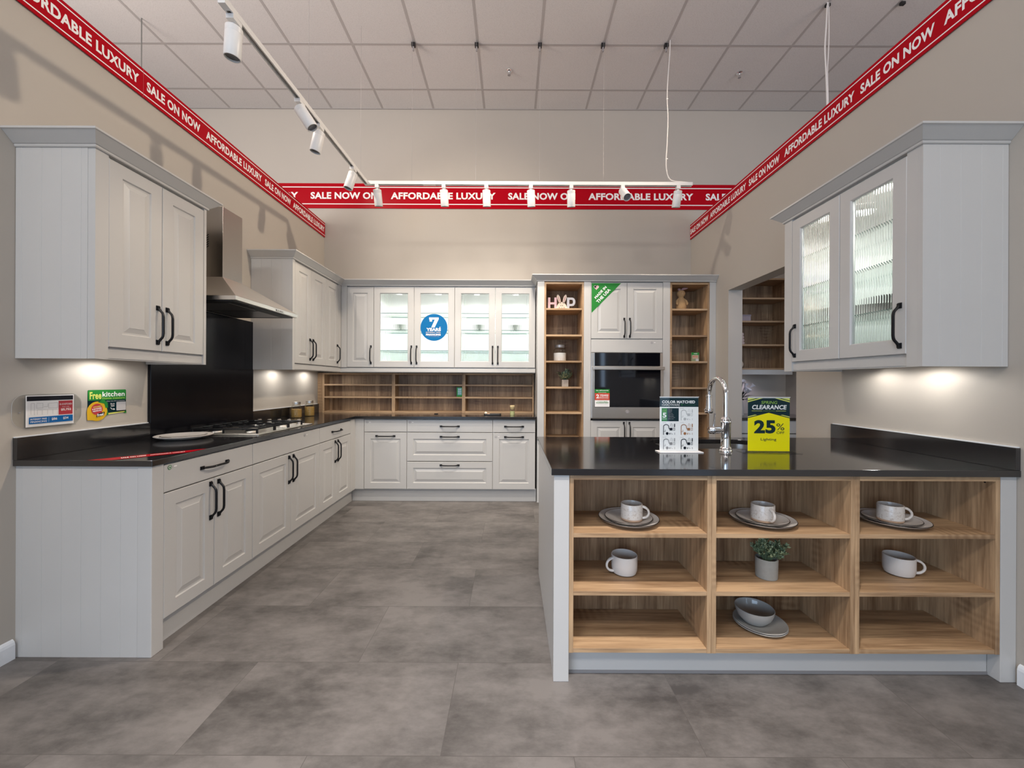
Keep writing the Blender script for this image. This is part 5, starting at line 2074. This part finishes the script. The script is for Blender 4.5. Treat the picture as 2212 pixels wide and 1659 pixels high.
# slanted corner stripes at the top and bottom of the dark field
for sg in (0, 1):
    fx = (lambda u: u) if sg == 0 else (lambda u: W_ - u)
    s.poly([(fx(0), H_), (fx(0.045), H_), (fx(0), H_ - 0.012)], YELLG)
    s.poly([(fx(0), H_ - 0.022), (fx(0.080), H_), (fx(0.060), H_), (fx(0), H_ - 0.016)], YELLG)
    s.poly([(fx(0), 0.180), (fx(0), 0.185), (fx(0.038), 0.195), (fx(0.048), 0.193)], YELLG)
s.text('SPRING', 0.070, 0.252, 0.155, 0.268, LIME, 0.0, 0.15)
s.text('CLEARANCE', 0.022, 0.223, 0.204, 0.247, WHITEP, 0.035, 0.15)
s.rect(0.020, 0.214, 0.075, 0.216, YELLG)
s.rect(0.147, 0.214, 0.200, 0.216, YELLG)
s.text('SAVINGS END SOON', 0.080, 0.2135, 0.142, 0.2165, LIME, 0.0)
s.text('25', 0.033, 0.094, 0.146, 0.166, TEAL, 0.045)
s.text('%', 0.150, 0.112, 0.192, 0.148, TEAL, 0.0)
s.text('OFF', 0.151, 0.092, 0.192, 0.106, TEAL, 0.005)
s.text('Lighting', 0.068, 0.052, 0.150, 0.070, TEAL, 0.01)
stand('yellow and dark green spring clearance 25% off lighting sign, right of the faucet', (1.375, 2.130, ZCT + 0.0005), -0.03, 0.220, 0.288, s, base=(0.040, 0.045))

# made in the usa triangle on the tall cabinet door
s = Sheet()
u1, v0 = 0.325, 0.0
s.poly([(0, 0.318), (0, 0.0), (0.315, 0.318)], GREEN)
s.text('MADE IN', 0.010, 0.205, 0.180, 0.232, WHITEP, 0.035, rot=PI / 4 + 0.03)
s.text('THE USA', 0.028, 0.166, 0.224, 0.200, WHITEP, 0.035, rot=PI / 4 + 0.03)
s.T = Matrix.Translation((0.050, 0, 0.272))
H = []
for k in range(28):
    a = 2 * PI * k / 28
    H.append((0.0017 * 16 * math.sin(a) ** 3, 0.0017 * (13 * math.cos(a) - 5 * math.cos(2 * a) - 2 * math.cos(3 * a) - math.cos(4 * a))))
s.poly(H, WHITEP)
for k in range(4):
    z = -0.019 + 0.010 * k
    hw = 0.010 + 0.0045 * k
    s.rect(-hw, z, hw, z + 0.0045, REDP)
s.disc(-0.013, 0.006, 0.011, NAVY, 20)
s.T = Matrix.Identity(4)
o = s.build('corner_sticker', loc=(0.846, TY - 0.0008, 2.026))
tag(o, 'green triangular made in the USA sticker on the tall oven cabinet door', 'sticker')

# red strip sticker across the near corner of the left worktop
s = Sheet()
ang = math.atan2(0.281, 0.248)
s.T = Matrix.Translation((-1.905, 1.834, ZCT + 0.0006)) @ Matrix.Rotation(ang, 4, 'Z') @ Matrix.Rotation(-PI / 2, 4, 'X')
IT = (Matrix.Translation((-1.905, 1.834, 0)) @ Matrix.Rotation(ang, 4, 'Z')).inverted()
P = [IT @ Vector((x, y, 0)) for x, y in ((-1.960, 1.836), (-1.850, 1.836), (-1.660, 2.052), (-1.660, 2.168))]
s.poly([(q.x, q.y) for q in P], RED)
s.text('SALE ON NOW', 0.075, -0.014, 0.165, 0.014, WHITEP, 0.035)
s.text('AFFORDABLE LUXURY', 0.178, -0.012, 0.315, 0.012, WHITEP, 0.01)
o = s.build('counter_sticker')
tag(o, 'red strip sticker lying diagonally across the near corner of the left worktop', 'sticker')

# round blue sticker
s = Sheet()
s.disc(0, 0, 0.152, BLUEC, 64)
s.line([(-0.020 - 0.028, 0.100), (0.045, 0.100)], 0.024, WHITEP)
s.poly([(-0.050, 0.112), (-0.050, 0.066), (-0.022, 0.066), (-0.022, 0.112)], WHITEP)
s.poly([(0.012, 0.096), (0.050, 0.112), (0.050, 0.088), (0.008, 0.0), (-0.030, 0.0)], WHITEP)
s.text('YEARS', -0.086, -0.042, 0.078, -0.006, WHITEP, 0.045)
s.poly([(0.058, 0.006), (0.066, -0.004), (0.082, 0.010), (0.070, 0.003)], WHITEP)
s.text('INTEREST FREE', -0.090, -0.065, 0.076, -0.050, LGREYP, 0.03)
s.text('FINANCING', -0.090, -0.093, 0.076, -0.072, WHITEP, 0.045)
s.text('terms and conditions apply', -0.066, -0.108, 0.060, -0.101, LGREYP, 0.0)
o = s.build('round_sticker', loc=(-0.882, UY - 0.0012, 1.896))
tag(o, 'round blue 7 years interest free financing sticker on a back glass door', 'sticker')

# oven sticker
s = Sheet()
W_, H_ = 0.156, 0.186
s.rect(0, 0, W_, H_, WHITEP)
s.rect(0, 0.145, W_, H_, GREEN)
s.rect(0, 0.070, W_, 0.145, REDO)
s.text('ALL APPLIANCES', 0.012, 0.166, 0.144, 0.177, WHITEP, 0.02)
s.text('ON ANY KITCHEN', 0.036, 0.147, 0.120, 0.154, WHITEP, 0.0)
s.text('2', 0.014, 0.090, 0.046, 0.131, WHITEP, 0.045)
s.text('YEARS', 0.050, 0.112, 0.142, 0.131, WHITEP, 0.035)
s.text('INTEREST FREE', 0.050, 0.102, 0.142, 0.109, WHITEP, 0.0)
s.text('FINANCING', 0.050, 0.090, 0.142, 0.099, WHITEP, 0.02)
s.text('terms and conditions apply', 0.014, 0.079, 0.142, 0.085, LGREYP, 0.0)
s.text('LOWEST PRICE', 0.024, 0.052, 0.132, 0.060, GREEN, 0.0)
s.text('GUARANTEED', 0.012, 0.038, 0.144, 0.049, GREEN, 0.03)
s.text('ask in store for details', 0.030, 0.028, 0.126, 0.033, LGREYP, 0.0)
o = s.build('oven_sticker', loc=(0.842 + 0.036, TY - 0.0336, 0.884 + 0.142))
tag(o, 'green, red and white 2 years financing sticker on the oven door glass', 'sticker')

# small round door stickers with short line
for (loc, rz, lab) in (((FX + 0.0012, 1.938, 0.862), PI / 2, 'tiny round green sticker on the near left drawer front'),
                       ((-1.540, BY - 0.001, 0.850), 0, 'tiny round sticker on the back cabinet left of the drawers'),
                       ((-1.085, BY - 0.001, 0.850), 0, 'tiny round sticker on the top drawer of the back wall'),
                       ((-0.170, BY - 0.001, 0.700), 0, 'tiny round sticker on the back cabinet door by the tall units'),
                       ((FX + 0.0012, 3.20, 0.850), PI / 2, 'tiny round grey sticker on the plain panel below the hob'),
                       ((1.49, TY - 0.001, 1.71), 0, 'tiny round grey sticker on the panel above the oven')):
    s = Sheet()
    s.disc(0, 0, 0.0115, GREEN if 'green' in lab else GREYP, 20)
    s.disc(0, 0, 0.009, LGREYP, 20)
    s.disc(0, -0.001, 0.004, GREEN if 'green' in lab else GREYP, 12)
    s.rect(0.022, -0.003, 0.040, 0.004, WHITEP, 0.002)
    o = s.build('door_sticker', loc=loc, rz=rz)
    tag(o, lab, 'sticker', 'tiny stickers on cabinet fronts')


def card_box(label, loc, rz, w_, d_, h_, faces, cat='card'):
    b = MB()
    b.box(0, 0, 0, w_, d_, h_, faces[0])
    s = Sheet()
    for (u0, v0, u1, v1, m_) in faces[1]:
        s.rect(u0, v0, u1, v1, m_)
    for (tx, u0, v0, u1, v1, m_) in faces[2]:
        s.text(tx, u0, v0, u1, v1, m_, 0.01)
    b.add(s.v, s.f, WHITEP)
    b.mi[-len(s.f):] = [b._m(s.mats[k]) for k in s.mi]
    o = b.build('info_card', loc=loc, rz=rz)
    tag(o, label, cat)
    return o


AQUA = simple('print_aqua', (0.16, 0.42, 0.42), 0.5)
card_box('small green and aqua card leaning in the middle section of the oak rack', (XL + 0.003 + 1.640, 4.712, ZCT + 0.191), 0.0, 0.066, 0.004, 0.112,
         (GREEN, [(0.012, 0.02, 0.060, 0.106, AQUA)], [('SAVE', 0.018, 0.078, 0.054, 0.092, WHITEP), ('ON LIGHTS', 0.016, 0.056, 0.056, 0.066, WHITEP), ('IN STORE', 0.016, 0.036, 0.056, 0.045, WHITEP)]))
card_box('small green and red leaflet box on third shelf of the right oak unit', (1.938, TY + 0.05, 1.5145), -0.1, 0.078, 0.03, 0.096,
         (simple('print_olive', (0.22, 0.25, 0.13), 0.5), [(0.0, 0.070, 0.078, 0.096, GREEN), (0.010, 0.030, 0.068, 0.068, BISQUE), (0.044, 0.004, 0.072, 0.028, LGREYP)],
          [('WINNER', 0.022, 0.078, 0.060, 0.088, WHITEP), ('BEST BUY', 0.014, 0.044, 0.064, 0.060, REDO)]))

# ------------------------------------------------------------------ HOP rabbit sign
t = thing('rabbit_sign', 'HOP word ornament with cream rabbit as the O, top of left oak shelf unit', 'ornament', (0.390, TY + 0.10, 2.0755))
b = MB()
T0 = Matrix.Rotation(PI / 2, 4, 'X')
# all letters are sawn boards 12 mm thick; local x right, z up
def board(b, pts, y0, th, mat):
    b.add([(x, y0, z) for x, z in pts] + [(x, y0 + th, z) for x, z in pts],
          [tuple(range(len(pts))), tuple(reversed(range(len(pts), 2 * len(pts))))] + [((i + 1) % len(pts), i, len(pts) + i, len(pts) + (i + 1) % len(pts)) for i in range(len(pts))], mat)


board(b, [(0, 0), (0.026, 0), (0.026, 0.060), (0.070, 0.060), (0.070, 0), (0.096, 0), (0.096, 0.135), (0.070, 0.135), (0.070, 0.083), (0.026, 0.083), (0.026, 0.135), (0, 0.135)], 0.008, 0.012, PINK)
b.build('letter_h', t)
b = MB()
s_ = [(0.0, 0.0), (0.026, 0.0), (0.026, 0.042)]
arc = [(0.058 + 0.034 * math.cos(a), 0.089 + 0.046 * math.sin(a)) for a in [(-PI / 2 + PI * k / 12) for k in range(13)]]
outl = s_ + arc + [(0.0, 0.135)]
b.T = Matrix.Translation((0.208, 0, 0))
hole = [(0.026, 0.066)] + [(0.052 + 0.014 * math.cos(a), 0.089 + 0.023 * math.sin(a)) for a in [(-PI / 2 + PI * k / 8) for k in range(9)]] + [(0.026, 0.112)]
# prism with hole built in xz: reuse prism_hole then rotate
b.T = Matrix.Translation((0.208, 0.020, 0)) @ T0
b.prism_hole(outl, hole, 0, 0.012, GREYG)
b.build('letter_p', t)
b = MB()
bod = [(0.150 + 0.053 * math.cos(a) * (1 + 0.12 * abs(math.cos(a))), 0.005 + 0.080 * math.sin(a)) for a in [PI * k / 24 for k in range(25)]]
board(b, bod, 0.0, 0.012, CREAM)
for sg in (-1, 1):
    cx = 0.150 + sg * 0.031
    E = []
    for k in range(20):
        a = 2 * PI * k / 20
        u, v = 0.0155 * math.cos(a) * (1 + 0.2 * math.sin(a)), 0.050 * math.sin(a)
        an = -sg * 0.30
        E.append((cx + u * math.cos(an) - v * math.sin(an), 0.118 + u * math.sin(an) + v * math.cos(an)))
    board(b, E, 0.0, 0.012, CREAM)
for sg in (-1, 1):
    b.lathe([(0.0001, 0), (0.014, 0.003), (0.016, 0.010), (0.010, 0.018), (0.0001, 0.020)], CREAM, n=18, T=Matrix.Translation((0.150 + sg * 0.064, -0.002, 0.0)), cap=False)
b.build('rabbit', t)
s = Sheet()
s.T = Matrix.Translation((0, -0.0002, 0))
for sg in (-1, 1):
    cx = 0.150 + sg * 0.031
    E = []
    for k in range(20):
        a = 2 * PI * k / 20
        u, v = 0.0075 * math.cos(a), 0.036 * math.sin(a)
        an = -sg * 0.30
        E.append((cx + u * math.cos(an) - v * math.sin(an), 0.116 + u * math.sin(an) + v * math.cos(an)))
    s.poly(E, EARP)
for sg in (-1, 1):
    s.disc(0.150 + sg * 0.009, 0.046, 0.0045, DARKRIM, 14)
    s.disc(0.150 + sg * 0.026, 0.024, 0.0075, EARP, 14)
    s.line([(0.150, 0.018), (0.150 + sg * 0.008, 0.013), (0.150 + sg * 0.014, 0.017)], 0.0012, DARKRIM)
s.disc(0.150, 0.024, 0.0045, EARP, 10)
s.line([(0.150, 0.020), (0.150, 0.006)], 0.0012, DARKRIM)
s.build('painted_face', t)

# felt rabbit standing in the right tall unit
t = thing('felt_rabbit', 'tan felt rabbit figure with floppy mauve ear, top of right oak shelf unit', 'ornament', (1.850, TY + 0.12, 2.0755))
b = MB()
b.lathe([(0.0001, 0), (0.048, 0), (0.054, 0.012), (0.056, 0.045), (0.050, 0.085), (0.036, 0.125), (0.026, 0.143), (0.030, 0.152), (0.042, 0.168), (0.045, 0.188), (0.038, 0.208), (0.020, 0.220), (0.0001, 0.223)], PLUSH, n=28, cap=False)
b.build('body', t)
for sg in (-1, 1):
    b = MB()
    b.tube([(sg * 0.026, -0.005, 0.128), (sg * 0.050, -0.018, 0.100), (sg * 0.056, -0.030, 0.070), (sg * 0.050, -0.036, 0.055)], [0.010, 0.013, 0.014, 0.008], PLUSH, n=10)
    b.build('arm', t)
b = MB()
b.tube([(0.002, 0, 0.214), (0.020, -0.004, 0.236), (0.045, -0.004, 0.240), (0.075, 0, 0.246)], [0.010, 0.014, 0.012, 0.004], PLUSH2, n=10)
b.build('ear', t)
b = MB()
b.tube([(-0.006, 0, 0.214), (-0.020, -0.004, 0.228), (-0.030, -0.010, 0.232)], [0.012, 0.016, 0.012], PLUSH2, n=10)
b.build('ear', t)
s = Sheet()
s.T = Matrix.Translation((0, -0.0445, 0))
s.disc(-0.012, 0.188, 0.003, DARKRIM, 10)
s.disc(0.012, 0.188, 0.003, DARKRIM, 10)
s.disc(0.0, 0.176, 0.004, EARP, 10)
s.build('face', t)

# ------------------------------------------------------------------ the room beyond the doorway
t = thing('wall_shelf_unit', 'dark oak open wall shelf unit seen through the doorway on the right', 'shelf unit', (2.330, 4.490, 0))
W_ = 0.82
for a in (0, W_ - 0.02):
    b = MB()
    b.box(a, 0, 1.435, a + 0.02, 0.365, 2.47, OAKZ)
    b.build('side_panel', t)
b = MB()
b.box(0.02, 0.30, 1.435, W_ - 0.02, 0.312, 2.47, OAKB)
b.build('back_panel', t)
for z in (1.435, 1.703, 1.969, 2.230, 2.45):
    b = MB()
    b.box(0.02, 0.002, z, W_ - 0.02, 0.30, z + 0.018, OAKX)
    b.build('shelf', t)
b = MB()
b.box(-0.01, -0.012, 1.380, W_ + 0.005, 0.03, 1.434, PAINT)
b.build('pelmet', t)
t = thing('base_cabinet', 'grey base cabinet with black worktop beyond the doorway on the right', 'cabinet', (2.330, 4.25, 0))
carcass(t, 1.0, 0.60, 0.139, 0.885)
front(t, 0.0, 0.50, 0.139, 0.74)
front(t, 0.50, 1.0, 0.139, 0.74)
front(t, 0.0, 1.0, 0.745, 0.883, 'flat', None, 'drawer_front')
b = MB()
b.box(0, -0.02, 0.886, 1.005, 0.606, 0.915, QUARTZ)
b.build('worktop', t)
b = MB()
b.box(0, 0.05, 0, 1.0, 0.07, 0.137, PAINT)
b.build('plinth', t)
led((2.70, 4.70, 1.434), 'round downlight under the oak wall shelf beyond the doorway', UL, 4.5, (0.82, 0.74, 1.0), spot=2.4)
b = MB()
b.box(0, 0, 0, 0.225, 0.18, 0.060, LILAC)
b.box(0.0, -0.002, 0.060, 0.229, 0.182, 0.078, simple('lilac_lid', (0.30, 0.25, 0.28), 0.6))
o = b.build('storage_box', loc=(2.500, 4.55, 1.9875))
tag(o, 'lilac card box on upper shelf beyond the doorway', 'box')
b = MB()
b.box(0, 0, 0, 0.22, 0.03, 0.20, BLKP)
s = Sheet()
s.text('KITCHENS', 0.14, 0.13, 0.21, 0.14, GREYP, 0.0)
s.text('design book', 0.14, 0.11, 0.21, 0.117, GREYP, 0.0)
b.add(s.v, s.f, GREYP)
o = b.build('black_book', loc=(2.480, 4.745, 1.9875))
tag(o, 'black book standing behind the lilac box beyond the doorway', 'book')
for k in range(4):
    b = MB()
    b.T = Matrix.Translation((0, 0, 0.017))
    b.prism(rrect(-0.085, -0.015, 0.085, 0.016, 0.0145, 5), -0.07, 0.07, TOWEL, T=Matrix.Rotation(PI / 2, 4, 'X'))
    o = b.build('folded_towel', loc=(2.560 - 0.003 * k, 4.60, 1.7215 + k * 0.0335))
    tag(o, ['blush folded towel, bottom of the pile beyond the doorway', 'blush folded towel, second from bottom of the pile beyond the doorway', 'blush folded towel, third from bottom of the pile beyond the doorway', 'blush folded towel, top of the pile beyond the doorway'][k], 'towel', 'pile of towels beyond the doorway')
b = MB()
b.lathe([(0.0001, 0), (0.045, 0), (0.068, 0.018), (0.074, 0.048), (0.062, 0.078), (0.035, 0.092), (0.03, 0.092)], CREAM, n=28, cap=False)
o = b.build('round_vase', loc=(2.590, 4.60, 1.4535))
tag(o, 'rounded blush vase on the lowest shelf beyond the doorway', 'vase')
t = thing('flower_vase', 'white lilies with dark stems beyond the doorway on the right', 'flowers', (2.585, 4.52, 0.9155))
b = MB()
b.lathe([(0.0001, 0), (0.04, 0), (0.045, 0.01), (0.032, 0.16), (0.038, 0.19), (0.034, 0.19), (0.028, 0.16), (0.0001, 0.02)], CERAM, n=28, cap=False)
b.build('vase', t)
b = MB()
rnd = random.Random(4)
fl = []
for i in range(13):
    a = 2 * PI * i / 13 + 0.2
    rr = rnd.uniform(0.04, 0.13)
    tip = Vector((rr * math.cos(a), rr * math.sin(a) * 0.7, rnd.uniform(0.25, 0.36)))
    b.tube([(0, 0, 0.15), (tip.x * 0.4, tip.y * 0.4, 0.22), tuple(tip)], 0.003, DLEAF, n=6)
    fl.append(tip)
    for k in range(4):
        p = Vector((tip.x * 0.5, tip.y * 0.5, rnd.uniform(0.17, 0.26)))
        o_ = Vector((math.cos(a + rnd.uniform(-1, 1)), math.sin(a + rnd.uniform(-1, 1)), rnd.uniform(-0.2, 0.8))).normalized()
        s2 = o_.cross(Vector((0, 0, 1))).normalized()
        q = [p, p + o_ * 0.04 + s2 * 0.012, p + o_ * 0.085, p + o_ * 0.04 - s2 * 0.012]
        q.append(p + o_ * 0.04 + Vector((0, 0, 0.004)))
        q.append(p + o_ * 0.04 - Vector((0, 0, 0.002)))
        b.add([tuple(x) for x in q], [(0, 1, 4), (1, 2, 4), (2, 3, 4), (3, 0, 4), (1, 0, 5), (2, 1, 5), (3, 2, 5), (0, 3, 5)], DLEAF, True)
b.build('stems', t)
for i, tip in enumerate(fl):
    b = MB()
    d = Vector((tip.x, tip.y, 0.10)).normalized()
    q = d.to_track_quat('Z', 'Y').to_matrix().to_4x4()
    b.lathe([(0.003, -0.004), (0.008, 0.012), (0.016, 0.032), (0.026, 0.050), (0.024, 0.050), (0.012, 0.030), (0.004, 0.01)], PETAL, n=10, T=Matrix.Translation(tip) @ q, cap=False)
    b.build('blossom', t)
